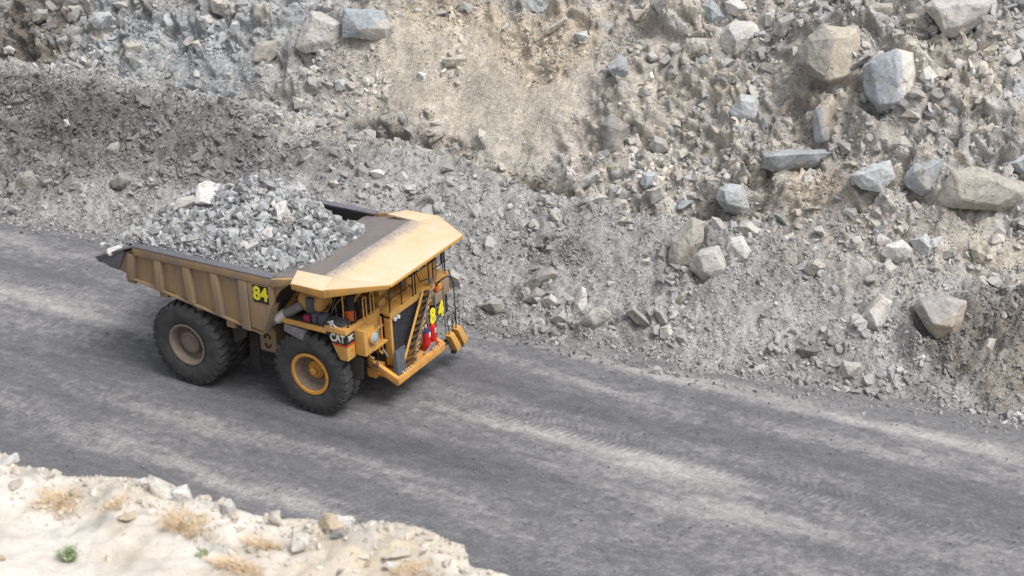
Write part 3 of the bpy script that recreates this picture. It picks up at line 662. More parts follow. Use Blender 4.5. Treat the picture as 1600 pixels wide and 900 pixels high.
def mat_sand():
    k = N('pale_sandy_soil')
    at = k.n('ShaderNodeAttribute'); at.attribute_name = 'Col'
    v = k.coord('Object')
    f = k.noise(v, 5, 8, 0.7); f2 = k.noise(v, 28, 5, 0.7)
    c = k.mix(1.0, at.outputs['Color'], k.ramp(f, (0.3, 0.86), (0.65, 1.06)), 'MULTIPLY')
    c = k.mix(0.7, c, k.ramp(f2, (0.3, 0.84), (0.65, 1.08)), 'MULTIPLY')
    b = k.bump(f, 0.5, 0.05); b = k.bump(f2, 0.4, 0.02, b)
    return k.done(c, 0.95, b, spec=0.1)
bluff = np_mesh('sandy_bluff_ground', V, Fq, mat_sand(), cb.reshape(-1, 3))
tag(bluff, kind='structure')

# ------------------------------------------------------------------ rocks
def hull_bm(P):
    bm = bmesh.new()
    for p in P: bm.verts.new(p)
    r = bmesh.ops.convex_hull(bm, input=bm.verts)
    bad = [g for g in set(r['geom_interior'] + r['geom_unused']) if isinstance(g, bmesh.types.BMVert)]
    if bad: bmesh.ops.delete(bm, geom=bad, context='VERTS')
    return bm

def finish_rock(name, bm, loc, color, size, seed, cuts=3, amp=0.045, bev=0.02, mat=None, two=None):
    bmesh.ops.dissolve_limit(bm, angle_limit=R(7), verts=bm.verts, edges=bm.edges)
    ed = [e for e in bm.edges if len(e.link_faces) == 2 and e.calc_face_angle(0) > 0.3]
    bmesh.ops.bevel(bm, geom=ed, offset=size * bev, segments=1, affect='EDGES', clamp_overlap=True)
    bmesh.ops.triangulate(bm, faces=bm.faces)
    for _ in range(cuts):
        lim = size * (0.55, 0.28, 0.14, 0.08)[_]
        le = [e for e in bm.edges if e.calc_length() > lim]
        if le:
            bmesh.ops.subdivide_edges(bm, edges=le, cuts=1)
            bmesh.ops.triangulate(bm, faces=[f for f in bm.faces if len(f.verts) > 3])
    bm.normal_update()
    off = Vector((seed * 3.17, seed * 1.31, seed * 7.7))
    for v in bm.verts:
        p = v.co / size
        n = mnoise.noise_vector(p * 2.0 + off) * 0.8 + mnoise.noise_vector(p * 5.5 + off) * 0.6 + mnoise.noise_vector(p * 12 + off) * 0.35
        st = mnoise.noise(p * 1.7 + off * 2) * 3.2
        stp = (math.floor(st) + min(1, (st - math.floor(st)) * 5)) / 3.2          # broken ledges
        v.co += n * (amp * size) + v.normal * (stp * .06 * size)
    bmesh.ops.recalc_face_normals(bm, faces=bm.faces)
    me = bpy.data.meshes.new(name); bm.to_mesh(me); bm.free()
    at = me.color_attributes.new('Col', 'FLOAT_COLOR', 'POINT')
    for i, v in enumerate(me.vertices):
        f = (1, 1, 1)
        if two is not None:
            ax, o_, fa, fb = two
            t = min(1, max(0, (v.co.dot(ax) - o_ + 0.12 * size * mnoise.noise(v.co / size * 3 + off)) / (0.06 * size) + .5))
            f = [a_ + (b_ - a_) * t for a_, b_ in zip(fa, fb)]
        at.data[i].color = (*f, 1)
    for p in me.polygons: p.use_smooth = True
    me.set_sharp_from_angle(angle=R(17))
    me.materials.append(mat or M_ROCK)
    o = bpy.data.objects.new(name, me); COL.objects.link(o)
    o.location = loc; o.color = (*color, 1)
    return o

TWO = {   # boulders in two tones meeting along an edge: photo pixel of the edge, colour factors left and right of it, tilt of the edge
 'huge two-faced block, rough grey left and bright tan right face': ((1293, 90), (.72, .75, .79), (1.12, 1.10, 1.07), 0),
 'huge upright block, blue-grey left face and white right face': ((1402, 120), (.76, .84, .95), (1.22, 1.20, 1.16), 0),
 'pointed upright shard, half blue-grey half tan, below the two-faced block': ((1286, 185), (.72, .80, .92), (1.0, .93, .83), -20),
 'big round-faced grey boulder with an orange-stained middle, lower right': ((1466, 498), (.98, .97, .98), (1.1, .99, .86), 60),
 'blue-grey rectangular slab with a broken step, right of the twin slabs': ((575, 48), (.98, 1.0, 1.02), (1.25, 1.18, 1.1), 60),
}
SEEDN = 0
TAKEN = []
for (outl, front, tone_, nm, lab), c0 in zip(ROCKS, C0):
    SEEDN += 1
    rnd = random.Random(SEEDN * 7)
    o2 = np.array(outl, float); cpx = o2.mean(0)
    w = np.ptp(o2[:, 0]); h = np.ptp(o2[:, 1])
    dist = np.linalg.norm(c0 - CAM); pm = F_PX / dist
    right, up, back = ROT
    vdir = (CAM - c0) / dist
    thick = 0.55 * min(w, h) / pm
    P = []
    cc = CAM - vdir * (dist - 0.38 * thick)        # centre: sits a little proud of the slope
    def pt(px, py, out):
        dd = ray(px, py); dd = dd / -(ROT[2] @ dd)
        depth = (ROT[2] @ (CAM - cc)) - out
        return CAM + dd * depth
    for (px, py) in outl:
        P.append(pt(px, py, 0.0) + (rnd.uniform(-.1, .1) * thick) * vdir)
        q = cpx + (np.array([px, py]) - cpx) * 0.82
        P.append(pt(q[0], q[1], -thick * rnd.uniform(1.1, 1.5)))
    for (px, py, out) in front:
        P.append(pt(px, py, out * 1.15))
    cw = Vector(np.mean(P, 0))
    size = max(w, h) / pm * 0.6
    if '--' in lab: continue
    fcol = rnd.uniform(.92, 1.06)
    two = None
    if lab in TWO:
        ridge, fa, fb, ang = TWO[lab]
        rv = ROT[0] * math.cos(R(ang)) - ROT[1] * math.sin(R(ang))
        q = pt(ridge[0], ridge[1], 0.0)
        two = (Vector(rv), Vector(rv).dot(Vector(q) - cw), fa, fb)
    bm = hull_bm([Vector(p) - cw for p in P])
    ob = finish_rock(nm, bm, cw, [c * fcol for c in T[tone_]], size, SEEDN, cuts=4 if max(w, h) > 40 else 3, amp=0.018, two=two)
    tag(ob, lab, 'rock')
    TAKEN.append((cw.x, cw.y, size * 0.8))

# ---- low-poly stones for the loose rubble
rng = np.random.default_rng(5)
PROTO = []
for i in range(18):
    n = 9 if i < 8 else 15
    p = rng.normal(size=(n, 3)); p /= np.linalg.norm(p, axis=1)[:, None]
    p = np.sign(p) * np.abs(p) ** 0.7
    p *= np.array([1, rng.uniform(.55, .95), rng.uniform(.35, .75)])
    bm = hull_bm([Vector(q) for q in p]); bmesh.ops.triangulate(bm, faces=bm.faces); bm.verts.index_update()
    PROTO.append((np.array([v.co[:] for v in bm.verts]), np.array([[v.index for v in f.verts] for f in bm.faces])))
    bm.free()

def rand_rot(n, rng, tilt=1.0):
    q = rng.normal(size=(n, 4)); q[:, 0] += 1.2 * (1 - tilt); q /= np.linalg.norm(q, axis=1)[:, None]
    w, x, y, z = q.T
    return np.stack([1 - 2 * (y * y + z * z), 2 * (x * y - z * w), 2 * (x * z + y * w), 2 * (x * y + z * w), 1 - 2 * (x * x + z * z), 2 * (y * z - x * w),
                     2 * (x * z - y * w), 2 * (y * z + x * w), 1 - 2 * (x * x + y * y)], 1).reshape(-1, 3, 3)

def rubble(name, pos, size, cols, rng, protos=PROTO):
    VV, FF, CC = [], [], []; base = 0
    which = rng.integers(0, len(protos), len(pos))
    for k, (pv, pf) in enumerate(protos):
        sel = np.where(which == k)[0]
        if not len(sel): continue
        Rm = rand_rot(len(sel), rng)
        vv = np.einsum('nij,vj->nvi', Rm, pv) * size[sel][:, None, None] + pos[sel][:, None, :]
        VV.append(vv.reshape(-1, 3)); nvp = len(pv)
        FF.append((pf[None] + (base + nvp * np.arange(len(sel)))[:, None, None]).reshape(-1, 3))
        CC.append(np.repeat(cols[sel], nvp, axis=0)); base += nvp * len(sel)
    return np_mesh(name, np.concatenate(VV), np.concatenate(FF), M_RUB, np.concatenate(CC), smooth=False)

def slope_z(x, y):
    return ground(x, y)

def visible(x, y, z, m=60):
    P = np.c_[x, y, z] - CAM; Q = P @ ROT.T
    u = 800 + F_PX * Q[:, 0] / -Q[:, 2]; v = 450 - F_PX * Q[:, 1] / -Q[:, 2]
    return (u > -m) & (u < 1600 + m) & (v > -m) & (v < 900 + m)

def scatter(n, ylo, yhi, smin, smax, a, rng, zonal=True):
    x = rng.uniform(-33, 43.5, n); y = rng.uniform(ylo, yhi, n)
    c, l, r = zone_eval(x, y)
    clump = np.clip(0.72 + 1.5 * fbm(x * 0.8, y * 0.8, 3, 201), 0.05, 1.5)
    keep = rng.uniform(0, 1.6, n) < clump * r * (.72 + .28 * sstep(-2, -9, x)) * (1 - .25 * sstep(13, 16, y) * sstep(0, 5, x))
    x, y, c, r = x[keep], y[keep], c[keep], r[keep]
    z = slope_z(x, y); vis = visible(x, y, z, 380); x, y, z, c, r = x[vis], y[vis], z[vis], c[vis], r[vis]
    fc = sstep(12.0, 15.5, y); rare = rng.uniform(0, 1, len(x)) < 0.012
    patch = sstep(-.25, .3, fbm(x * .45, y * .55, 3, 211)); lim = (0.085 + .24 * patch) * (1 - fc) + (.10 + (smax - .10) * patch) * fc; lim[rare & (r > .35)] = smax
    s = np.minimum(smin * rng.uniform(0, 1, len(x)) ** (-1 / (a + 0.30 * (1 - fc) + .12 * fc)), lim) * np.clip(0.7 + 0.3 * r, .5, 1.35)
    return x, y, z, s, c

x, y, z, s, c = scatter(340000, 5.4, 27, 0.036, 0.42, 1.68, rng)
TK = np.array(TAKEN)
far_ok = np.ones(len(x), bool)
for a_, b_, q_ in TK:
    far_ok &= (x - a_) ** 2 + (y - b_ + .1) ** 2 > (q_ * .6) ** 2
x, y, z, s, c = x[far_ok], y[far_ok], z[far_ok], s[far_ok], c[far_ok]
sk = []
for a_, b_, q_ in TAKEN:
    if a_ < 1 and b_ < 14: continue
    m_ = int(24 + 60 * min(q_, 1.2))
    an = rng.uniform(0, 2 * math.pi, m_); rr = q_ * rng.uniform(.55, 1.35, m_)
    sk.append(np.c_[a_ + rr * np.cos(an), b_ - .25 * q_ + .75 * rr * np.sin(an), np.minimum(.04 * rng.uniform(.02, 1, m_) ** -.55, .12 + .18 * q_)])
sk = np.concatenate(sk); cs = zone_eval(sk[:, 0], sk[:, 1])[0]
x = np.r_[x, sk[:, 0]]; y = np.r_[y, sk[:, 1]]; s = np.r_[s, sk[:, 2]]; z = np.r_[z, ground(sk[:, 0], sk[:, 1])]; c = np.r_[c, cs]
tint = rng.uniform(0.9, 1.42, len(x))[:, None]
grey = c.mean(1, keepdims=True) * np.array([[1.0, 1.0, 1.01]])
mixg = (rng.uniform(0.0, 0.8, len(x)) * np.where(rng.uniform(0, 1, len(x)) < .6, .5, 1.15))[:, None]
c = (c * (1 - mixg) + grey * mixg) * tint
pos = np.c_[x, y, z + s * rng.uniform(-0.15, 0.35, len(x))]
rb = rubble('scree_rubble', pos, s, np.clip(c, .03, .8), rng)
tag(rb, 'loose broken stone and gravel covering the whole slope above the road', 'rubble', kind='stuff')
# coarse stones on the road margin and a few on the road
n = 9000
x = rng.uniform(-26, 40, n); y = 6.1 + rng.normal(0, 0.42, n) + 1.4 * sstep(16, 30, x)
far = rng.uniform(0, 1, n) < 0.2; y[far] = rng.uniform(-12, 6, far.sum())
s = np.minimum(0.026 * rng.uniform(0, 1, n) ** (-1 / 2.0), 0.13)
s[far] = np.minimum(s[far] * .8, 0.045)
zz = np.where(y > 6.0, ground(x, y), 0.04)
cc = np.repeat(GREY[None] * 0.85, n, 0) * rng.uniform(.6, 1.3, n)[:, None]
rb = rubble('road_edge_gravel', np.c_[x, y, np.maximum(zz, 0.03) + s * .2], s, cc, rng)
tag(rb, 'small grey gravel strewn along the edge of the haul road', 'gravel', kind='stuff')

# ---- countable mid-size stones
STONE_MESH = []
for i in range(14):
    rnd = random.Random(300 + i)
    P = []
    for k in range(15 if i % 2 else 11):
        v = Vector((rnd.gauss(0, 1), rnd.gauss(0, 1), rnd.gauss(0, 1))).normalized()
        P.append(Vector([math.copysign(abs(q) ** 0.6, q) for q in v]))
    sc = Vector((1, rnd.uniform(.6, .95), rnd.uniform(.4, .75)))
    bm = hull_bm([Vector((p.x * sc.x, p.y * sc.y, p.z * sc.z)) for p in P])
    o = finish_rock('stone', bm, (0, 0, 0), (1, 1, 1), 1.6, 40 + i, cuts=3, amp=0.016)
    STONE_MESH.append(o.data); bpy.data.objects.remove(o)

def stones(n, xr, yr, smin, smax, tones, label, group, rng, namek='stone', bias=None):
    k = 0; tries = 0
    while k < n and tries < 4000:
        tries += 1
        x = rng.uniform(*xr); y = rng.uniform(*yr); s = min(smin * rng.uniform(0.02, 1) ** (-0.5), smax)
        if any((x - a) ** 2 + (y - b) ** 2 < (q + s) ** 2 for a, b, q in TAKEN): continue
        xa, ya = np.array([x]), np.array([y]); z = float(ground(xa, ya)[0])
        if not visible(xa, ya, np.array([z]), 0)[0]: continue
        _, l, r = zone_eval(xa, ya)
        if rng.uniform() > r[0] * 0.9: continue
        o = bpy.data.objects.new(namek, STONE_MESH[rng.integers(0, len(STONE_MESH))]); COL.objects.link(o)
        o.location = (x, y, z + s * rng.uniform(0.0, 0.25)); o.scale = (s,) * 3
        o.rotation_euler = (rng.uniform(-.8, .8) + .5, rng.uniform(-.6, .6), rng.uniform(0, 6.28))
        t = T[tones[rng.integers(0, len(tones))]]; f = rng.uniform(.85, 1.1)
        o.color = (*[q * f for q in t], 1)
        tag(o, label, 'rock', group); TAKEN.append((x, y, s)); k += 1

stones(18, (-26, 4), (7, 15), .20, .42, ['dim', 'grey', 'dark', 'dim'], 'loose grey stone lying in the dark lumpy gravel left of the truck nose', 'stones in the dark gravel bank', rng)
stones(36, (-26, 2), (15.5, 25), .25, .60, ['pale', 'grey', 'paleblue', 'blue'], 'loose angular block in the blue-grey boulder field at upper left', 'blocks of the upper left boulder field', rng)
stones(92, (7, 36), (13.5, 27), .28, .85, ['tan', 'pale', 'ptan', 'buff', 'grey', 'blue'], 'loose tan or grey block stuck in the blasted rubble face on the right', 'blocks in the right rubble face', rng)
stones(24, (5, 34), (7.3, 13), .17, .36, ['grey', 'pale', 'dim', 'buff', 'pale'], 'loose grey stone scattered on the scree right of the truck', 'stones on the right scree', rng)

# ------------------------------------------------------------------ the truck
Y_CLEAN = lin(216, 160, 72); Y_DUST = lin(196, 158, 104)
M_YEL = paint('yellow_paint', Y_CLEAN, lin(184, 146, 90), 0.68, 1.9, 0.55, chips=lin(120, 92, 62))
M_CAN = paint('pale_yellow_paint', lin(213, 182, 142), lin(208, 190, 164), 0.6, 0.8, 0.6)
M_BODY = paint('dusty_yellow_body', lin(178, 146, 98), lin(142, 124, 106), 0.9, 1.8, 0.75, streak=True, chips=lin(116, 90, 70))
M_RIM_D = paint('dust_caked_rim', lin(136, 123, 112), lin(112, 104, 98), 0.6, 3, 0.85)
M_RIM_Y = paint('yellow_rim', lin(214, 152, 60), lin(176, 134, 84), 0.4, 3, 0.6)
M_DISH = plain('dusty_wheel_dish', lin(122, 108, 96), 0.85)
M_STEEL = plain('dark_worn_steel', lin(88, 84, 84), 0.65, 0.2, 0.3, 3)
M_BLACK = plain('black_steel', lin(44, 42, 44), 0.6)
M_FRAME = plain('grimy_chassis_steel', lin(58, 54, 52), 0.8)
M_GREYP = plain('grey_dusty_metal', lin(124, 122, 124), 0.7)
M_RAIL = plain('rail_steel', lin(112, 111, 116), 0.6, 0.2, 0.2, 4)
M_RED = plain('red_cylinder_paint', lin(200, 40, 40), 0.35, 0, 0.15)
M_WHITE = paint('white_paint', lin(224, 224, 222), lin(182, 174, 162), 0.45, 3.0, 0.55)
M_BLUEP = plain('blue_paint', lin(54, 60, 100), 0.5)
M_NEON = paint('fluorescent_yellow', lin(238, 228, 24), lin(206, 192, 70), 0.45, 3.0, 0.6)
M_PLATE = paint('black_plate', lin(28, 27, 26), lin(70, 64, 58), 0.45, 3.5, 0.6)
M_ORANGE = plain('orange_paint', lin(208, 96, 40), 0.5)
M_PINK = plain('magenta_plastic', lin(146, 52, 84), 0.5)
M_TEAL = plain('blue_grey_box', lin(84, 88, 94), 0.6)
M_RED2 = plain('red_stripe', lin(196, 70, 36), 0.5)

def mat_tyre():
    k = N('dusty_rubber')
    v = k.coord('Object')
    f = k.noise(v, 2.5, 6, 0.65); f2 = k.noise(v, 22, 4, 0.7)
    c = k.mix(k.ramp(f, (0.3, 0.0), (0.72, 1.0)), lin(50, 52, 56), lin(82, 81, 80))
    c = k.mix(k.ramp(f2, (0.5, 0.0), (0.8, 0.5)), c, lin(104, 100, 96))
    return k.done(c, 0.85, k.bump(f2, 0.25, 0.02), spec=0.25)
M_TYRE = mat_tyre()

def mat_glass():
    k = N('dark_cab_glass')
    return k.done((0.02, 0.024, 0.03), 0.08, spec=0.6)
M_GLASS = mat_glass()

def mat_lens():
    k = N('headlamp_lens')
    return k.done(lin(150, 176, 190), 0.12, spec=0.7)
M_LENS = mat_lens()

def mat_worn():
    """worn tray: bare rusty steel, dusty towards the paint line"""
    k = N('scoured_tray_steel')
    v = k.coord('Object', (1, 0.4, 1)); v2 = k.coord('Object')
    f = k.noise(v, 1.3, 7, 0.65); f2 = k.noise(v2, 6, 6, 0.7)
    c = k.mix(k.ramp(f, (0.3, 0.0), (0.7, 1.0)), lin(118, 115, 114), lin(138, 127, 119))
    c = k.mix(k.ramp(f2, (0.45, 0.0), (0.75, 0.6)), c, lin(150, 144, 142))
    return k.done(c, k.ramp(f, (0.3, 0.4), (0.7, 0.65)), k.bump(f2, 0.2, 0.02), 0.25)
M_WORN = mat_worn()

def mat_canopy_top():
    """yellow canopy plate whose paint is scoured away along the tray edge"""
    k = N('canopy_plate')
    tc = k.n('ShaderNodeTexCoord'); sp = k.n('ShaderNodeSeparateXYZ'); k.l(tc.outputs['Object'], sp.inputs[0])
    f = k.noise(tc.outputs['Object'], 1.8, 8, 0.72)
    ad = k.n('ShaderNodeMath', operation='MULTIPLY_ADD'); ad.inputs[1].default_value = 1.3
    k.l(f, ad.inputs[0]); k.l(sp.outputs['X'], ad.inputs[2])
    worn = k.ramp(ad.outputs[0], (0.0, 1.0), (1.0, 0.0))
    mr = k.n('ShaderNodeMapRange'); mr.inputs['From Min'].default_value = 7.28; mr.inputs['From Max'].default_value = 7.95
    k.l(ad.outputs[0], mr.inputs['Value'])
    f2 = k.noise(tc.outputs['Object'], 0.7, 5, 0.6); f3 = k.noise(tc.outputs['Object'], 9, 5, 0.7)
    yel = k.mix(k.ramp(f2, (0.35, 0.0), (0.65, 1.0)), lin(213, 182, 142), lin(208, 192, 168))
    yel = k.mix(k.ramp(f3, (0.56, 0.0), (0.72, 0.5)), yel, lin(178, 146, 104))
    st = k.mix(k.ramp(f3, (0.4, 0.0), (0.7, 1.0)), lin(132, 124, 118), lin(182, 174, 166))
    return k.done(k.mix(mr.outputs[0], st, yel), 0.55, k.bump(f3, 0.1, 0.01))
M_CANTOP = mat_canopy_top()

truck = empty('haul_truck')
tag(truck, 'yellow mining dump truck numbered 84, loaded with grey rock, driving along the haul road', 'truck')

# ---- wheels
def make_wheel(name, yellow):
    e = empty(name, (0, 0, 0), truck)
    prof = [(.83, -.36), (.90, -.44), (1.02, -.49), (1.25, -.525), (1.44, -.515), (1.56, -.48), (1.63, -.43), (1.645, 0), (1.63, .43), (1.56, .48), (1.44, .515), (1.25, .525), (1.02, .49), (.90, .44), (.83, .36)]
    t = MB().lathe(prof, 'y', 64, closed=True)
    nl = 30
    for s in (-1, 1):
        for k in range(nl):
            a0 = 2 * math.pi * (k + (0.5 if s > 0 else 0)) / nl
            def q(r, a, yv): return (r * math.cos(a), s * yv, r * math.sin(a))
            w = 0.062
            ring = [(1.50, a0, .515), (1.69, a0, .47), (1.725, a0 + .01, .40), (1.73, a0 + .075, .045), (1.60, a0 + .075, .045), (1.55, a0, .40)]
            t.hexa([q(r, a - w, yv) for r, a, yv in ring], [q(r, a + w, yv) for r, a, yv in ring])
    t.build('tyre', M_TYRE, e, smooth=38)
    M1 = M_RIM_Y if yellow else M_RIM_D
    # outer side is -y
    if yellow:
        MB().lathe([(.80, -.10), (.845, -.40), (.87, -.455), (.875, -.475), (.80, -.485), (.745, -.47), (.70, -.40), (.70, -.39)], 'y', 56, closed=True).build('rim', M1, e, smooth=40)
        MB().lathe([(.72, -.44), (.66, -.32), (.56, -.02), (.40, .06), (.30, .06), (.001, .06)], 'y', 56).build('wheel_dish', M_DISH, e, smooth=40)
        h = MB().lathe([(.36, .08), (.36, -.06), (.30, -.12), (.17, -.14), (.15, -.26), (.12, -.28), (.001, -.28)], 'y', 36)
        for k in range(12):
            a = 2 * math.pi * k / 12; h.lathe([(.028, -.05), (.028, -.13), (.001, -.13)], 'y', 6, (.26 * math.cos(a), -.02, .26 * math.sin(a)))
        h.build('hub', M_RIM_Y, e, smooth=40)
    else:
        MB().lathe([(.80, -.10), (.845, -.40), (.87, -.455), (.875, -.475), (.82, -.485), (.78, -.47), (.755, -.42), (.75, -.39)], 'y', 56, closed=True).build('rim', M1, e, smooth=40)
        MB().lathe([(.77, -.45), (.72, -.33), (.68, -.05), (.45, .02), (.001, .02)], 'y', 56).build('wheel_dish', M_RIM_D, e, smooth=40)
        h = MB().lathe([(.47, .04), (.47, -.16), (.43, -.20), (.42, -.26), (.36, -.28), (.001, -.29)], 'y', 40)
        for k in range(16):
            a = 2 * math.pi * k / 16; h.lathe([(.03, -.24), (.03, -.31), (.001, -.31)], 'y', 6, (.32 * math.cos(a), 0, .32 * math.sin(a)))
        h.build('hub', M_RIM_D, e, smooth=40)
    return e

def copy_part(e, loc, rotz):
    r = e.copy(); COL.objects.link(r); r.parent = truck; r.location = loc; r.rotation_euler = (0, 0, rotz)
    for ch in e.children:
        c = ch.copy(); COL.objects.link(c); c.parent = r
    return r
RW = 1.73
fw = make_wheel('front_wheel', True); fw.location = (5.7, -2.69, RW * .97); fw.rotation_euler = (0, 0.35, 0); fw.scale = (.97, 1, .97)
copy_part(fw, (5.7, 2.69, RW * .97), math.pi)
rw = make_wheel('rear_wheel', False); rw.location = (0, -2.91, RW)
copy_part(rw, (0, -1.80, RW), 0); copy_part(rw, (0, 2.91, RW), math.pi); copy_part(rw, (0, 1.80, RW), math.pi)

# ---- chassis
m = MB()
for s in (-1, 1):
    m.prism([(-1.2, 2.0), (-.9, 2.7), (3.2, 2.6), (4.2, 2.3), (7.6, 2.1), (7.9, 1.5), (4.4, 1.4), (1.0, 1.6)], 'y', s * .75 - .22, s * .75 + .22)
m.box(3.0, 3.6, -.6, .6, 1.5, 2.4); m.box(6.8, 7.4, -.6, .6, 1.45, 2.0); m.box(-.9, -.4, -.6, .6, 1.8, 2.5)
m.build('chassis_frame', M_FRAME, truck, bevel=0.03)
m = MB(); m.lathe([(.001, -1.4), (.5, -1.4), (.6, -.5), (.75, 0), (.6, .5), (.5, 1.4), (.001, 1.4)], 'y', 24, (0, 0, RW))
m.build('rear_axle', M_FRAME, truck, smooth=40)
m = MB(); m.tube([(5.7, -2.4, RW), (5.7, -1.2, 1.8)], .32, 16); m.tube([(5.7, 2.4, RW), (5.7, 1.2, 1.8)], .32, 16)
m.build('front_axle', M_FRAME, truck, smooth=40)
for s in (-1, 1):
    m = MB(); m.tube([(5.75, s * 1.45, 1.7), (5.6, s * 1.35, 3.3)], .26, 16); m.build('suspension_strut', M_FRAME, truck, smooth=40)
    m = MB(); m.tube([(2.7, s * 1.3, 1.5), (1.9, s * 1.5, 2.7)], .2, 14); m.tube([(1.9, s * 1.5, 2.7), (1.4, s * 1.55, 3.5)], .13, 14)
    m.build('hoist_cylinder', M_FRAME, truck, smooth=40)
MB().box(4.3, 7.2, -.75, .75, 1.5, 3.4).build('engine_block', M_FRAME, truck, bevel=0.05)
# tanks on the near side between the wheels
m = MB(); m.prism([(2.86, 1.72), (2.86, 2.80), (3.55, 2.80), (3.66, 2.6), (3.66, 1.72)], 'y', -2.42, -1.25)
tk = m.build('hydraulic_tank', M_BODY, truck, bevel=0.05)
m = MB()
for zz, s in ((2.34, 1), (2.04, -1)):
    pts = [(3.26 + .12 * math.cos(a), -2.435, zz + s * .13 * math.sin(a)) for a in np.linspace(-.3, math.pi + .3, 12)]
    m.tube(pts, .035, 6)
m.build('stain_mark', plain('dark_brown_rust', lin(74, 42, 28), 0.8), tk, smooth=40)
MB().prism([(2.55, 1.2), (2.55, 2.9), (3.7, 2.9), (3.7, 1.2)], 'y', 1.3, 2.75).build('fuel_tank', M_YEL, truck, bevel=0.05)
for pts, yv in (([(2.02, 3.05), (2.75, 2.80), (2.70, 2.50), (2.10, 2.10)], -2.95), ([(2.35, 2.5), (2.78, 2.45), (2.7, .75), (2.25, 1.0)], -2.35)):
    MB().prism(pts, 'y', yv - .03, yv + .03).build('mud_flap', M_FRAME, truck)
    MB().prism(pts, 'y', -yv - .03, -yv + .03).build('mud_flap', M_FRAME, truck)

# ---- dump body
db = empty('dump_body', (0, 0, 0), truck)
side = [(-3.45, 4.42), (-3.92, 4.62), (-2.0, 5.38), (4.66, 5.38), (5.62, 5.56), (4.85, 5.02), (4.32, 4.32), (3.86, 3.12), (3.12, 3.16), (1.82, 3.42), (.59, 3.67), (-.77, 3.91), (-2.37, 4.14)]
for s in (-1, 1):
    body = MB()
    a, b = (-3.32, -3.22) if s < 0 else (3.22, 3.32)
    body.prism(side, 'y', a, b)
    # ribs: tapered posts standing proud of the plate
    for xr, xw, zb, lean in ((-2.17, .42, 4.10, -.25), (-.86, .40, 3.92, -.10), (.52, .40, 3.70, .05), (1.86, .40, 3.44, .05), (3.22, .50, 3.14, -.05)):
        o = s * 3.32; p = s * 3.50
        body.hexa([(xr - xw / 2 + lean, o, zb), (xr + xw / 2 + lean, o, zb - .06), (xr + xw * .36 + lean, p, zb - .03), (xr - xw * .36 + lean, p, zb + .02)],
                  [(xr - xw / 2, o, 5.20), (xr + xw / 2, o, 5.20), (xr + xw * .36, p, 5.16), (xr - xw * .36, p, 5.16)])
    # outer face of the top rail
    body.prism([(s * 3.32, 5.19), (s * 3.505, 5.19), (s * 3.515, 5.50), (s * 3.32, 5.50)], 'x', -2.02, 4.62)
    # bottom edge lip
    body.hexa([(-2.6, s * 3.30, 4.10), (3.9, s * 3.30, 3.04), (3.9, s * 3.44, 3.04), (-2.6, s * 3.44, 4.10)], [(-2.6, s * 3.30, 4.18), (3.9, s * 3.30, 3.12), (3.9, s * 3.44, 3.12), (-2.6, s * 3.44, 4.18)])
    # wing from rail end up to the canopy
    body.hexa([(4.62, s * 3.32, 5.16), (5.7, s * 3.32, 5.54), (5.7, s * 3.54, 5.54), (4.62, s * 3.54, 5.16)], [(4.62, s * 3.32, 5.50), (5.6, s * 3.32, 5.70), (5.6, s * 3.54, 5.70), (4.62, s * 3.54, 5.50)])
    # front corner post
    body.hexa([(3.80, s * 3.0, 3.1), (4.0, s * 3.0, 3.1), (4.0, s * 3.36, 3.1), (3.80, s * 3.36, 3.1)], [(4.30, s * 3.0, 4.3), (4.5, s * 3.0, 4.3), (4.5, s * 3.36, 4.3), (4.30, s * 3.36, 4.3)])
    # flush front panel that carries the number
    body.prism([(3.45, 3.30), (4.02, 3.22), (4.50, 4.34), (4.62, 4.62), (4.62, 5.17), (3.45, 5.17)], 'y', s * 3.32, s * 3.485)
    body.build('side_wall', M_BODY, db, bevel=0.018)
tray = MB()
# floor, front wall and tail chute inside the tray
tray.hexa([(-4.05, -3.2, 4.50), (3.4, -3.2, 3.12), (3.4, 3.2, 3.12), (-4.05, 3.2, 4.50)], [(-4.05, -3.2, 4.66), (3.4, -3.2, 3.30), (3.4, 3.2, 3.30), (-4.05, 3.2, 4.66)])
tray.hexa([(3.3, -3.2, 3.14), (3.3, 3.2, 3.14), (3.42, 3.2, 3.14), (3.42, -3.2, 3.14)], [(4.15, -3.2, 5.36), (4.15, 3.2, 5.36), (4.28, 3.2, 5.30), (4.28, -3.2, 5.30)])
tray.hexa([(4.15, -3.2, 5.37), (4.15, 3.2, 5.37), (4.25, 3.2, 5.28), (4.25, -3.2, 5.28)], [(6.56, -3.0, 5.745), (6.56, 3.0, 5.745), (6.60, 3.0, 5.66), (6.60, -3.0, 5.66)])
tray.build('tray_lining', M_WORN, db)
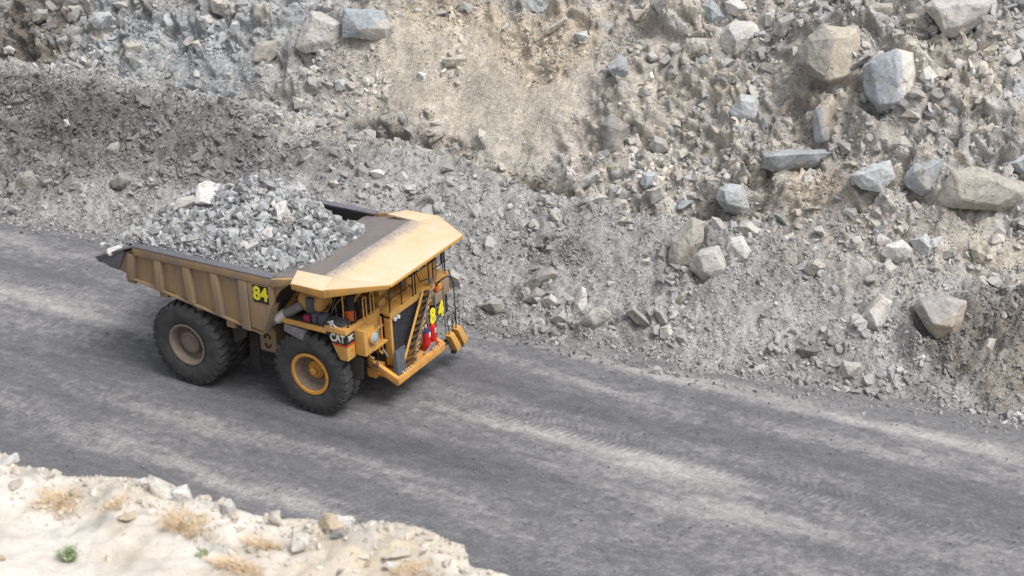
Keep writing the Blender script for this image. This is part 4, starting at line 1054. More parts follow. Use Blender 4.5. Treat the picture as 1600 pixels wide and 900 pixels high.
for s in (-1, 1):                 # dark steel caps on the rails and the tail
    m = MB()
    m.hexa([(-2.0, s * 3.17, 5.502), (4.62, s * 3.17, 5.502), (4.62, s * 3.52, 5.502), (-2.0, s * 3.52, 5.502)], [(-2.0, s * 3.17, 5.56), (4.62, s * 3.17, 5.56), (4.62, s * 3.51, 5.56), (-2.0, s * 3.51, 5.56)])
    m.hexa([(-4.06, s * 3.15, 4.62), (-2.0, s * 3.17, 5.502), (-2.0, s * 3.52, 5.502), (-4.06, s * 3.46, 4.62)], [(-4.08, s * 3.15, 4.72), (-2.0, s * 3.17, 5.56), (-2.0, s * 3.51, 5.56), (-4.08, s * 3.46, 4.72)])
    m.prism([(-4.08, 4.62), (-3.42, 4.38), (-3.0, 4.34), (-2.55, 5.16), (-2.62, 5.24)], 'y', s * 3.335, s * 3.40)
    m.build('body_rail', M_RAIL, db, bevel=0.012)
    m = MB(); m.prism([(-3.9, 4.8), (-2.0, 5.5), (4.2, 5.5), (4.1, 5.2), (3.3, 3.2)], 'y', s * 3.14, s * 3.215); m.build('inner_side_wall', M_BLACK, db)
m = MB(); m.box(-4.12, -3.95, -3.3, 3.3, 4.42, 4.70); m.build('tail_lip', M_RAIL, db, bevel=0.02)
m = MB()                          # cross beams under the body floor
for xb in (-2.6, -1.0, .6, 2.2): m.box(xb - .2, xb + .2, -3.2, 3.2, 4.46 - .185 * (xb + 4.05) - .42, 4.44 - .185 * (xb + 4.05))
m.build('floor_beam', M_BODY, db)
MB().box(2.42, 2.95, -3.345, -3.322, 4.98, 5.10).build('maker_plate', M_GREYP, db)
m = MB()                          # wall and canopy braces under the front
for s in (-1.6, 0, 1.6):
    m.prism([(4.45, 4.42), (6.6, 5.58), (8.4, 5.62), (8.4, 5.52), (6.6, 5.30), (4.6, 4.2), (3.6, 3.1), (3.5, 3.2)], 'y', s - .09, s + .09)
m.build('canopy_brace', M_YEL, db)

# ---- canopy
can = MB()
top = [(6.55, -3.0), (6.98, -2.86), (9.16, -2.46), (9.16, 2.46), (6.98, 2.86), (6.55, 3.0)]
can.hexa([(x, yv, 5.70) for x, yv in top], [(x, yv, 5.76) for x, yv in top])
cp = can.build('canopy', M_CANTOP, truck, bevel=0.012)
for yv in (-1.3, 1.3): MB().box(6.62, 9.1, yv - .012, yv + .012, 5.755, 5.763).build('weld_seam', M_CAN, cp)
for s in (-1, 1):
    m = MB()                      # chamfer wing
    m.hexa([(6.98, s * 2.865, 5.69), (9.15, s * 2.465, 5.69), (7.18, s * 3.80, 5.64)], [(6.98, s * 2.865, 5.758), (9.15, s * 2.465, 5.758), (7.18, s * 3.80, 5.72)])
    m.build('canopy_wing', M_CAN, cp, bevel=0.008)
    m = MB()
    m.hexa([(9.10, s * 2.46, 5.60), (7.16, s * 3.70, 5.36), (7.16, s * 3.76, 5.36), (9.12, s * 2.52, 5.60)], [(9.14, s * 2.44, 5.75), (7.16, s * 3.76, 5.71), (7.18, s * 3.84, 5.71), (9.17, s * 2.50, 5.75)])
    m.hexa([(5.72, s * 3.70, 5.42), (7.16, s * 3.70, 5.36), (7.16, s * 3.76, 5.36), (5.74, s * 3.76, 5.42)], [(5.72, s * 3.76, 5.683), (7.15, s * 3.76, 5.683), (7.15, s * 3.82, 5.683), (5.74, s * 3.82, 5.683)])
    m.build('wing_fascia', M_YEL, cp, bevel=0.008)  # darker paint than the canopy top, its shade put into the colour
    m = MB()                      # side flange
    m.hexa([(5.42, s * 2.93, 5.72), (6.96, s * 2.87, 5.70), (7.16, s * 3.80, 5.62), (5.74, s * 3.78, 5.62)], [(5.42, s * 2.93, 5.79), (6.96, s * 2.87, 5.77), (7.16, s * 3.80, 5.69), (5.74, s * 3.78, 5.69)])
    m.build('side_flange', M_CAN, cp, bevel=0.012)
m = MB(); m.box(9.12, 9.175, -2.46, 2.46, 5.64, 5.75); m.build('canopy_fascia', M_YEL, cp, bevel=0.01)  # front edge coloured darker than the top to imitate its shaded line

# ---- lettering
def text(s, size, mat, name, parent, origin, xdir, updir, depth=0.012, bold=0.03, sx=1.0):
    cu = bpy.data.curves.new(name, 'FONT'); cu.body = s; cu.size = size; cu.extrude = depth; cu.offset = bold * size
    cu.align_x = 'CENTER'; cu.align_y = 'CENTER'
    tmp = bpy.data.objects.new(name, cu); COL.objects.link(tmp)
    dg = bpy.context.evaluated_depsgraph_get(); me = bpy.data.meshes.new_from_object(tmp.evaluated_get(dg))
    bpy.data.objects.remove(tmp); me.name = name; me.materials.clear(); me.materials.append(mat)
    o = bpy.data.objects.new(name, me); COL.objects.link(o); o.parent = parent
    xd = Vector(xdir).normalized(); ud = Vector(updir); ud = (ud - xd * ud.dot(xd)).normalized(); nd = xd.cross(ud)
    o.matrix_local = Matrix.Translation(Vector(origin)) @ Matrix((xd * sx, ud, nd)).transposed().to_4x4()
    return o
pl = MB().box(3.70, 4.40, -3.508, -3.488, 4.42, 5.12).build('number_plate', M_PLATE, truck)
text('84', .74, M_NEON, 'number', pl, (4.05, -3.512, 4.77), (1, 0, 0), (0, 0, 1), .01, .035, .9)

# ---- near side deck with its equipment
DZ = 3.78
m = MB(); m.hexa([(4.75, -3.12, DZ - .1), (7.55, -3.2, DZ - .02), (7.55, -1.0, DZ - .02), (4.75, -1.0, DZ - .1)], [(4.75, -3.12, DZ - .02), (7.55, -3.2, DZ + .06), (7.55, -1.0, DZ + .06), (4.75, -1.0, DZ - .02)])
deck = m.build('right_deck', M_FRAME, truck, bevel=0.01)
m = MB(); m.hexa([(4.70, -3.2, DZ - .16), (6.7, -3.24, DZ - .16), (6.7, -3.12, DZ - .16), (4.70, -3.1, DZ - .16)], [(4.70, -3.2, DZ + .02), (6.7, -3.24, DZ + .03), (6.7, -3.12, DZ + .03), (4.70, -3.1, DZ + .02)])
m.build('deck_edge', M_YEL, truck, bevel=0.015)
# fender corner: side face carries CAT, front face the number
m = MB()
bt = [(7.22, -3.22, 2.66), (7.58, -3.22, 2.66), (7.58, -2.72, 2.66), (7.30, -2.72, 2.66)]
tp = [(6.62, -3.22, DZ + .12), (7.58, -3.22, DZ + .12), (7.58, -1.0, DZ + .12), (6.62, -1.0, DZ - .4)]
m.hexa(bt, [(6.62, -3.22, DZ + .12), (7.58, -3.22, DZ + .12), (7.58, -2.72, DZ + .12), (6.70, -2.72, DZ + .12)])
m.box(7.46, 7.578, -2.721, -1.05, DZ - .30, DZ + .12)
m.box(6.6, 7.45, -3.218, -3.14, DZ + .06, DZ + .13)
fen = m.build('fender', M_YEL, truck, bevel=0.02)
bp = MB().hexa([(6.91, -3.226, DZ - .46), (7.583, -3.226, DZ - .46), (7.583, -3.238, DZ - .46), (6.91, -3.238, DZ - .46)], [(6.68, -3.226, DZ - .06), (7.583, -3.226, DZ - .06), (7.583, -3.238, DZ - .06), (6.68, -3.238, DZ - .06)])
bp.box(7.585, 7.597, -3.238, -2.76, DZ - .46, DZ - .06)
badge = bp.build('badge_plate', M_PLATE, truck)
text('CAT', .42, M_WHITE, 'lettering', badge, (7.20, -3.246, DZ - .25), (1, 0, 0), (0, 0, 1), .006, .03, .78)
text('789C', .30, M_WHITE, 'lettering', badge, (7.603, -2.985, DZ - .25), (0, 1, 0), (0, 0, 1), .006, .02, .50)
m = MB(); m.box(6.98, 7.583, -3.240, -3.226, DZ - .54, DZ - .462); m.box(7.585, 7.599, -3.240, -2.76, DZ - .54, DZ - .462); m.build('badge_stripe', M_RED2, fen)
# mud guard over the near front tyre
m = MB(); m.hexa([(4.72, -3.22, 3.30), (5.55, -3.22, 3.06), (5.55, -2.3, 3.06), (4.72, -2.3, 3.30)], [(4.76, -3.20, 3.58), (5.72, -3.20, 3.50), (5.72, -2.3, 3.50), (4.76, -2.3, 3.58)])
m.build('mud_guard', M_GREYP, truck, bevel=0.03)
m = MB(); m.hexa([(4.72, 2.3, 3.30), (5.55, 2.3, 3.06), (5.55, 3.22, 3.06), (4.72, 3.22, 3.30)], [(4.76, 2.3, 3.58), (5.72, 2.3, 3.50), (5.72, 3.2, 3.50), (4.76, 3.2, 3.58)])
m.build('mud_guard', M_GREYP, truck, bevel=0.03)
# exhaust duct with a pale collar
m = MB(); m.tube([(3.75, -2.95, 3.25), (5.35, -2.7, 4.30)], .19, 18); ex = m.build('exhaust_duct', M_GREYP, truck, smooth=40)
m = MB(); m.tube([(4.22, -2.876, 3.558), (4.60, -2.817, 3.808)], .215, 18); m.build('collar', M_WHITE, ex, smooth=40)
# air cleaner drum
m = MB(); m.lathe([(.001, 5.15), (.40, 5.15), (.46, 5.22), (.46, 6.05), (.42, 6.12), (.34, 6.15), (.10, 6.19), (.001, 6.19)], 'x', 32, (0, -2.35, 4.36))
dr = m.build('air_cleaner_drum', M_YEL, truck, smooth=40)
MB().box(5.62, 5.92, -2.92, -2.72, 4.12, 4.70).build('drum_cover', M_TEAL, dr, bevel=0.03)
m = MB()
for a in (.4, 1.2, 2.0): m.tube([(6.2, -2.35 - .30 * math.cos(a), 4.36 + .30 * math.sin(a) - .3), (6.2, -2.35 + .2 * math.cos(a), 4.30 - .2 * math.sin(a))], .018, 6)
m.build('hose', M_BLACK, dr, smooth=40)
MB().box(5.55, 5.82, -3.05, -2.75, DZ, DZ + .26).build('magenta_canister', M_PINK, truck, bevel=0.05)
for x0, x1 in ((5.92, 6.14), (6.2, 6.45)): MB().box(x0, x1, -3.02, -2.62, DZ, DZ + .38).build('battery_box', M_TEAL, truck, bevel=0.03)
m = MB()
for k in range(8): m.box(6.52 + k * .105, 6.58 + k * .105, -3.05, -2.55, DZ + .03, DZ + .24)
m.box(6.5, 7.36, -3.0, -2.6, DZ + .0, DZ + .10)
m.build('ribbed_cooler', M_TEAL, truck)
m = MB(); m.lathe([(.001, DZ), (.20, DZ), (.20, DZ + .35), (.12, DZ + .45), (.001, DZ + .45)], 'z', 20, (7.1, -2.2, 0)); pm_ = m.build('grease_pump', M_ORANGE, truck, smooth=40)
m = MB(); m.lathe([(.001, DZ + .46), (.16, DZ + .46), (.16, DZ + 1.0), (.10, DZ + 1.05), (.001, DZ + 1.05)], 'z', 20, (7.1, -2.2, 0)); m.build('pump_motor', M_BLACK, pm_, smooth=40)
m = MB(); m.tube([(6.85, -3.1, DZ + .05), (6.85, -3.1, DZ + .30)], .05, 8); m.tube([(6.85, -3.1, DZ + .28), (7.1, -3.1, DZ + .10)], .03, 8); m.tube([(6.7, -3.05, DZ + .22), (6.95, -3.12, DZ + .34)], .04, 8)
m.build('white_valve', M_WHITE, truck, smooth=40)
m = MB(); m.tube([(7.0, -2.5, DZ), (7.0, -2.5, 5.3)], .025, 6); m.tube([(6.6, -2.0, DZ), (7.6, -1.3, 5.4)], .07, 8); m.tube([(6.0, -1.6, DZ), (6.9, -1.2, 5.3)], .05, 8); m.build('support_pole', M_YEL, truck, smooth=40)
# deck rail stubs (dark)
for x, yv, hgt in ((7.5, -2.95, .5), (7.5, -2.5, .75), (7.3, -1.9, .7)):
    m = MB(); m.tube([(x, yv, DZ), (x, yv, DZ + hgt)], .03, 6); m.build('deck_post', M_BLACK, truck, smooth=40)
m = MB()
for x, yv, hgt in ((6.3, -1.5, .9), (6.9, -1.3, .8)): m.tube([(x, yv, DZ), (x, yv, DZ + hgt)], .03, 6)
m.tube([(6.3, -1.5, DZ + .9), (6.9, -1.3, DZ + .8), (7.3, -1.9, DZ + .7)], .025, 6)
m.build('deck_rail', M_BLACK, truck, smooth=40)
rg = random.Random(12)
for k in range(16):          # hoses and cables over the engine deck
    a = Vector((rg.uniform(5.0, 7.4), rg.uniform(-2.9, -1.0), DZ + rg.uniform(0, .3))); b = a + Vector((rg.uniform(-.7, .7), rg.uniform(-.5, .8), rg.uniform(-.1, .5)))
    c = a.lerp(b, .5) + Vector((0, 0, rg.uniform(.05, .3)))
    m = MB(); m.tube([a, a.lerp(c, .6) + Vector((0, 0, .05)), c, b.lerp(c, .5) + Vector((0, 0, .04)), b], rg.choice((.018, .025, .035)), 6)
    m.build('hose', rg.choice((M_BLACK, M_BLACK, M_YEL, M_GREYP, M_TEAL)), truck, smooth=50)
MB().box(5.2, 7.3, -1.9, -.95, DZ, DZ + .35).build('equipment_cover', M_FRAME, truck, bevel=0.03)
# yellow grab hoops at the deck front
for yv in (-2.02, -1.55):
    m = MB(); hx = 7.62
    pts = [(hx, yv - .10, DZ + .1)] + [(hx, yv - .10 + .10 * (1 - math.cos(a)), DZ + .88 + .10 * math.sin(a)) for a in np.linspace(0, math.pi, 9)] + [(hx, yv + .10, DZ + .1)]
    m.tube(pts, .028, 8); m.build('grab_hoop', M_YEL, truck, smooth=40)
# head lamp housing
m = MB(); m.box(7.58, 8.02, -2.72, -2.04, 2.72, 3.74); hb = m.build('headlight_housing', M_YEL, truck, bevel=0.035)
m = MB(); m.box(8.022, 8.035, -2.55, -2.15, 2.80, 3.02); m.build('housing_step', M_YEL, hb)
m = MB(); m.lathe([(.001, 7.95), (.27, 7.95), (.27, 8.16), (.24, 8.18), (.24, 8.12), (.001, 8.12)], 'x', 28, (0, -2.24, 3.34)); hl = m.build('headlight', M_YEL, truck, smooth=40)
m = MB(); m.lathe([(.001, 8.125), (.225, 8.125), (.19, 8.17), (.10, 8.20), (.001, 8.205)], 'x', 28, (0, -2.24, 3.34)); m.build('lens', M_LENS, hl, smooth=60)
# recessed panels between lamp and radiator
m = MB(); m.box(7.40, 7.56, -2.02, -1.02, 2.3, DZ - .05); m.box(7.56, 7.74, -1.98, -1.1, 3.2, 3.28); m.box(7.56, 7.90, -2.0, -1.1, 2.60, 2.68)
m.box(7.56, 7.70, -1.42, -1.34, 2.3, 3.2); m.box(7.56, 7.70, -1.20, -1.12, 2.3, 3.6)
m.build('front_panel', M_YEL, truck, bevel=0.012)
MB().box(7.40, 7.56, 1.02, 3.2, 2.3, 3.55).build('front_panel', M_YEL, truck, bevel=0.012)
MB().prism([(7.0, 2.62), (7.85, 2.62), (7.75, 1.72), (7.25, 1.66), (6.95, 2.1)], 'y', -2.68, -2.62).build('splash_flap', M_FRAME, truck)

# ---- radiator and front deck
m = MB()
m.box(7.72, 8.02, -1.04, -.90, 1.55, 3.62); m.box(7.72, 8.02, .98, 1.12, 1.55, 3.62); m.box(7.72, 8.04, -1.04, 1.12, 3.50, 3.66); m.box(7.72, 8.02, -.9, .98, 1.5, 1.68)
m.build('radiator_frame', M_YEL, truck, bevel=0.018)
m = MB(); m.box(7.74, 7.90, -.90, .98, 1.68, 3.50)
for k in range(30): m.box(7.90, 7.925, -.90, .98, 1.72 + k * .0595, 1.745 + k * .0595)
m.build('radiator_grille', plain('radiator_fins', lin(72, 73, 78), .55, .3), truck)
m = MB(); m.lathe([(.001, 7.9), (.075, 7.9), (.085, 8.07), (.001, 8.07)], 'x', 14, (0, -.74, 3.40)); m.lathe([(.001, 7.9), (.075, 7.9), (.085, 8.07), (.001, 8.07)], 'x', 14, (0, -.52, 3.40))
m.build('work_lamp', M_WHITE, truck, smooth=40)
m = MB(); m.box(6.1, 8.03, -1.04, 3.15, 3.662, 3.74); m.build('front_deck', M_YEL, truck, bevel=0.012)
m = MB(); m.box(6.9, 7.35, -.75, -.3, 3.742, 3.95); m.box(7.0, 7.5, -.1, .3, 3.742, 3.88); m.box(6.6, 7.0, -.2, .5, 3.742, 4.2); m.build('deck_box', M_YEL, truck, bevel=0.02)
# cab
m = MB()
m.box(5.9, 7.50, .95, 3.05, 3.742, 4.22); m.box(5.9, 7.50, .95, 3.05, 5.22, 5.42)
for x in (5.95, 7.43):
    for yv in (1.0, 3.0): m.box(x - .05, x + .07, yv - .05, yv + .05, 4.22, 5.22)
cab = m.build('cab', M_YEL, truck, bevel=0.02)
m = MB(); m.box(7.40, 7.45, 1.05, 2.95, 4.22, 5.22); m.build('windscreen', M_GLASS, cab)
m = MB(); m.box(6.02, 7.38, 1.0, 1.03, 4.22, 5.22); m.build('side_window', M_GLASS, cab)
m = MB(); m.box(6.02, 7.38, 2.97, 3.0, 4.22, 5.22); m.build('side_window', M_GLASS, cab)
m = MB(); m.box(7.52, 7.56, 1.1, 2.9, 4.24, 4.56); vs = m.build('visor_plate', M_PLATE, truck)
text('CAT 84', .30, M_WHITE, 'lettering', vs, (7.568, 2.0, 4.40), (0, 1, 0), (0, 0, 1), .006, .03, .85)
m = MB(); m.box(7.6, 7.72, .28, .46, 4.2, 4.75); m.tube([(7.6, .4, 4.3), (7.5, .95, 4.3)], .025, 6); m.build('mirror', M_TEAL, cab, bevel=0.02)
m = MB(); m.box(7.75, 7.85, 2.95, 3.15, 4.1, 4.7); m.tube([(7.8, 3.05, 3.74), (7.8, 3.05, 4.1)], .025, 6); m.build('mirror', M_TEAL, cab, bevel=0.02)
# black hand rail round the front deck
m = MB(); XR = 7.98
for yv, hgt in ((-.95, 1.0), (-.15, 1.0), (.62, 1.05), (.80, 1.05), (1.75, 1.0), (2.05, 1.0), (2.9, 1.0)): m.tube([(XR, yv, 3.74), (XR, yv, 3.74 + hgt)], .026, 6)
for zz in (4.25, 4.74):
    m.tube([(XR, -.95, zz), (XR, .62, zz)], .022, 6); m.tube([(XR, 2.05, zz), (XR, 3.1, zz)], .022, 6)
m.tube([(XR, .62, 4.05), (XR - .4, .9, 4.05)], .022, 6); m.tube([(XR, -.95, 4.74), (7.3, -1.0, 4.74), (7.3, -1.0, 3.76)], .022, 6)
m.tube([(XR, .80, 4.79), (XR + .1, 1.0, 4.2), (XR, 1.75, 4.0)], .022, 6); m.tube([(XR, 3.1, 4.74), (6.3, 3.12, 4.74), (6.3, 3.12, 3.76)], .022, 6)
m.build('handrail', M_BLACK, truck, smooth=40)

# ---- bumper with the diagonal stair
m = MB()
m.box(8.46, 8.66, -1.66, 1.60, 1.18, 1.46); m.box(7.6, 8.46, -1.55, 1.55, 1.30, 1.36)
m.hexa([(7.3, -1.68, 1.75), (8.60, -1.68, 1.14), (8.60, -1.50, 1.14), (7.3, -1.50, 1.75)], [(7.3, -1.68, 2.05), (8.64, -1.68, 1.44), (8.64, -1.50, 1.44), (7.3, -1.50, 2.05)])
m.hexa([(7.3, 1.50, 1.75), (8.60, 1.50, 1.14), (8.60, 1.66, 1.14), (7.3, 1.66, 1.75)], [(7.3, 1.50, 2.05), (8.64, 1.50, 1.44), (8.64, 1.66, 1.44), (7.3, 1.66, 2.05)])
m.box(7.2, 7.6, -1.6, 1.6, 1.2, 1.6)
bmp = m.build('bumper', paint('rust_scraped_yellow', Y_CLEAN, lin(180, 132, 86), 0.55, 2.2, 0.6, chips=lin(110, 84, 66)), truck, bevel=0.02)
m = MB()
for yv in (-1.25, -1.05, -.9, -.72, .85, 1.0, 1.28): m.box(8.57, 8.63, yv - .03, yv + .03, 1.46, 1.46 + .11)
m.build('bumper_tab', M_CAN, bmp)
m = MB(); m.hexa([(8.30, -1.50, 1.47), (8.56, -1.50, 1.47), (8.56, -1.02, 1.47), (8.30, -1.02, 1.47)], [(8.28, -1.30, 2.35), (8.36, -1.30, 2.35), (8.36, -.66, 2.35), (8.28, -.66, 2.35)])
m.build('stair_guard', M_TEAL, truck, bevel=0.01)
lad = empty('stair', (0, 0, 0), truck)
A = Vector((8.42, -.95, 1.50)); B = Vector((8.10, 1.22, 3.72))
for off in (-.14, .70):          # two string rails one above the other as seen from the front, offset along the road
    m = MB(); ov = Vector((0, off * 1.0, 0))
    m.tube([A + ov, B + ov], .05, 6); m.tube([A + ov + Vector((0.05, 0, .22)), B + ov + Vector((.05, 0, .22))], .022, 6)
    for k in range(9): p = A.lerp(B, k / 8) + ov; m.tube([p, p + Vector((.05, 0, .22))], .018, 6)
    m.build('stair_stringer', M_YEL, lad, smooth=40)
for k in range(11):
    p = A.lerp(B, (k + .5) / 11)
    m = MB(); m.box(p.x - .05, p.x + .13, p.y - .12, p.y + .68, p.z - .012, p.z + .012); m.build('stair_tread', paint('tread_steel', lin(112, 88, 58), lin(70, 60, 48), .6), lad)
m = MB()
m.tube([A + Vector((.2, .55, .1)), A + Vector((.2, .62, .75)), B + Vector((.22, .62, .72)), B + Vector((.1, .6, .1))], .024, 6)
for k in (1, 2, 3): p = A.lerp(B, k / 4) + Vector((.2, .58, 0)); m.tube([p, p + Vector((.02, .04, .72))], .02, 6)
m.build('stair_handrail', M_GREYP, lad, smooth=40)
# suppression bottles
for yv in (.72, 1.14):
    m = MB(); m.lathe([(.001, 1.38), (.15, 1.38), (.17, 1.43), (.17, 2.12), (.001, 2.12)], 'z', 22, (8.22, yv + .25, 0)); bt_ = m.build('suppression_bottle', M_RED, truck, smooth=40)
    m = MB(); m.lathe([(.001, 2.121), (.171, 2.121), (.165, 2.22), (.11, 2.32), (.001, 2.33)], 'z', 22, (8.22, yv + .25, 0)); m.build('bottle_shoulder', M_BLUEP if yv < 1 else M_RED, bt_, smooth=40)
    m = MB(); m.lathe([(.001, 2.32), (.05, 2.32), (.05, 2.43), (.001, 2.43)], 'z', 12, (8.22, yv + .25, 0)); m.build('valve', M_WHITE, bt_, smooth=40)
    m = MB(); m.box(8.375, 8.40, yv + .20, yv + .30, 1.95, 2.15); m.build('bottle_label', M_WHITE, bt_)
m = MB(); m.lathe([(.001, 8.2), (.13, 8.2), (.13, 8.5), (.001, 8.5)], 'x', 18, (0, 1.05, 1.55)); m.tube([(8.4, .5, 1.42), (8.45, 1.2, 1.62)], .05, 8); m.build('tow_fitting', M_GREYP, truck, smooth=40)
# numerals on the far front rail
m = MB()
for yv in (1.12, 1.70, 2.32): m.tube([(8.25, yv, 1.4), (8.25, yv, 3.5)], .022, 6)
for zz in (2.42, 2.80): m.tube([(8.25, 1.12, zz), (8.25, 2.32, zz)], .02, 6)
m.build('number_rail', M_GREYP, truck, smooth=40)
text('8', .84, M_NEON, 'number', truck, (8.29, 1.40, 2.60), (0, 1, 0), (0, 0, 1), .015, .05, .85)
text('4', .84, M_NEON, 'number', truck, (8.29, 2.00, 2.63), (0, 1, 0), (0, 0, 1), .015, .05, .85)
rg = random.Random(44)
for k in range(5):
    yv = -.6 + k * .62; m = MB(); m.box(8.86, 8.96, yv - .07, yv + .07, 5.42, 5.56); m.box(8.89, 8.93, yv - .015, yv + .015, 5.55, 5.65); m.build('canopy_lamp', M_BLACK, truck, bevel=0.01)
for k in range(9):
    a = Vector((7.6 + rg.uniform(-.1, .3), rg.uniform(-2.0, -1.0), rg.uniform(1.5, 2.5))); b = a + Vector((rg.uniform(-.1, .35), rg.uniform(-.5, .5), rg.uniform(-.6, .3)))
    m = MB(); m.tube([a, a.lerp(b, .5) + Vector((.08, 0, -.1)), b], rg.choice((.02, .035, .05)), 6); m.build('hose', rg.choice((M_BLACK, M_GREYP, M_YEL, M_TEAL)), truck, smooth=50)
for k in range(6):
    y0 = rg.uniform(1.2, 2.7); z0 = rg.uniform(2.8, 3.9); m = MB(); m.box(8.02, 8.02 + rg.uniform(.08, .2), y0, y0 + rg.uniform(.12, .3), z0, z0 + rg.uniform(.1, .3)); m.build('fitting', rg.choice((M_YEL, M_BODY, M_GREYP, M_ORANGE)), truck, bevel=0.015)
m = MB(); m.box(7.3, 7.9, 1.2, 3.1, 2.0, 3.5); m.build('battery_cabinet', M_FRAME, truck, bevel=0.03)
m = MB(); m.box(8.0, 8.2, 1.7, 2.4, 2.9, 3.3); m.box(8.0, 8.15, 2.45, 2.9, 3.0, 3.6); m.build('filter_bank', M_BODY, truck, bevel=0.03)
m = MB(); m.tube([(8.35, 2.95, 1.5), (8.3, 2.95, 3.4), (8.1, 2.95, 3.9)], .022, 6); m.tube([(8.5, 2.3, 1.3), (8.5, 3.1, 1.3)], .03, 6); m.build('marker_pole', M_BLACK, truck, smooth=40)
m = MB(); m.box(8.25, 8.5, 1.6, 3.2, 1.16, 1.24); m.build('chock_shelf', M_FRAME, truck, bevel=0.01)

# wheel chocks hanging on the far front corner
def chock(loc, label):
    e = empty('wheel_chock', loc)
    tag(e, label, 'wheel chock', 'wheel chocks on the truck front')
    rot = Matrix.Rotation(R(24), 3, 'X')
    m = MB()
    vs = [rot @ Vector(v) for v in [(-.18, -.16, -.42), (.20, -.16, -.42), (.20, .16, -.42), (-.18, .16, -.42), (-.18, -.13, .42), (.10, -.13, .42), (.10, .13, .42), (-.18, .13, .42)]]
    m.hexa(vs[:4], vs[4:]); m.build('chock_block', M_YEL, e, bevel=0.03)
    m = MB(); m.tube([(.0, -.02, .40), (-.05, .12, 1.0), (-.08, .02, 1.15), (-.08, -.20, 1.0), (-.02, -.2, .36)], .018, 6); m.build('chock_handle', M_BLACK, e, smooth=40)
    m = MB(); m.box(-.1, .1, -.06, .06, -.52, -.43, rot); m.build('chock_foot', M_BLACK, e)
    return e
chock((8.58, 2.28, 1.22), 'yellow wheel chock nearer the bumper, hung on the truck front')
chock((8.58, 2.80, 1.28), 'yellow wheel chock farther from the bumper, outermost on the truck front')

# ------------------------------------------------------------------ load
LP = [(-3.9, .0, 4.85), (-3.0, .3, 5.55), (-1.9, .6, 6.15), (-.5, .5, 6.6), (.9, .6, 7.35), (1.7, .3, 7.45), (3.0, .2, 6.85), (4.4, .1, 6.0), (5.7, .3, 5.50)]
lx = np.array([p[0] for p in LP]); lz = np.array([p[2] for p in LP])
def load_h(x, y):
    pk = np.interp(x, lx, lz)
    edge = np.interp(x, [-4.0, -2.0, 4.4, 5.7], [4.7, 5.42, 5.42, 5.45])
    t = np.clip(np.abs(y - .3 * np.clip(1 - np.abs(y) / 3.1, 0, 1)) / 3.08, 0, 1)
    h = edge + (pk - edge) * (1 - t ** 1.08)
    h = h - 1.45 * sstep(0.2, 0.95, (y - .6) / 2.4) * sstep(-.4, 1.6, x)
    front = 5.36 + (x - 4.2) * .155
    h = h + .22 * fbm(x * .8, y * .8, 3, 301) + .12 * fbm(x * 2.4, y * 2.4, 3, 303) + .16 * blocks(x, y, 1.3, 307)[0]
    lim = 5.3 - 0.20 * np.clip(np.abs(y) - .3, 0, 9) ** 2.0 + .9 * vnoise(y * .9, x * .2, 309)
    h = np.where(x > lim - 1.6, np.minimum(h, front + .05 - (x - lim) * .75), h)
    return np.where(x > 4.15, np.maximum(h, front - .06), h)
xs = np.arange(-4.0, 5.95, .07); ys = np.arange(-3.08, 3.09, .07)
X, Y = np.meshgrid(xs, ys)
V, Fq = grid(xs, ys, load_h)
LG = np.array(lin(154, 155, 155))
lc = np.repeat((LG * .72)[None], X.size, 0) * (1 + .5 * fbm(X * 1.2, Y * 1.2, 3, 305)).reshape(-1, 1)
heap = np_mesh('rock_load', V, Fq, M_SOIL, lc)
n = 30000
x = rng.uniform(-3.95, 5.4, n); y = rng.uniform(-3.02, 3.02, n)
s = np.minimum(.03 * rng.uniform(0, 1, n) ** (-1 / 1.6), .26)
edge_d = np.minimum(3.06 - np.abs(y), 1); s = np.minimum(s, .04 + edge_d * .5)
z = load_h(x, y)
front = 5.36 + (x - 4.2) * .155
ok = (x < 4.15) | (z > front - .02)
x, y, z, s = x[ok], y[ok], z[ok], s[ok]
cc = LG[None] * rng.uniform(.5, 1.4, len(x))[:, None] * (1 + rng.normal(0, .01, (len(x), 3)))
lr = rubble('load_stones', np.c_[x, y, z + s * rng.uniform(0, .5, len(x))], s, np.clip(cc, .03, .85), rng)
lr.parent = heap
tag(heap, 'heap of broken pale grey rock filling the dump body of the truck', 'rubble', kind='stuff')
TAKEN_L = []
def load_rock(px, py, size, tone_, label, squash=(1, .8, .6), seed=0, ups=.2, group=None):
    p = hit_load(px, py)
    o = bpy.data.objects.new('load_rock', STONE_MESH[seed % len(STONE_MESH)]); COL.objects.link(o)
    o.location = (p[0], p[1], p[2] + size * ups); o.scale = [size * q for q in squash]
    o.rotation_euler = (0.25 * math.sin(seed * 3.3), .3 * math.cos(seed * 2.1), seed * 1.7)
    o.color = (*T[tone_], 1); tag(o, label, 'rock', group)
def hit_load(px, py):
    dd = ray(px, py); t = np.linspace(45, 75, 4000); P = CAM[None] + t[:, None] * dd[None]
    g = P[:, 2] - load_h(P[:, 0], P[:, 1])
    ins = (P[:, 0] > -4) & (P[:, 0] < 6) & (np.abs(P[:, 1]) < 3.2) & (g < 0)
    i = int(np.argmax(ins)) if ins.any() else 0
    return P[i]
load_rock(325, 312, .62, 'white', 'broad flat white slab topping the left half of the truck load', (1.25, .9, .4), 3, .55)
load_rock(298, 326, .62, 'pale', 'large dusty pale rock left of the white slab on the load', (1.2, .9, .6), 4, .4)
load_rock(378, 328, .36, 'blue', 'dark bluish triangular rock at the middle of the load', (1.1, .8, .7), 5)
load_rock(300, 378, .38, 'grey', 'grey rounded block low on the near side of the load', (1, .85, .8), 6)
load_rock(184, 392, .40, 'white', 'pale slab sitting on the tail chute of the dump body', (1.4, .8, .45), 8)
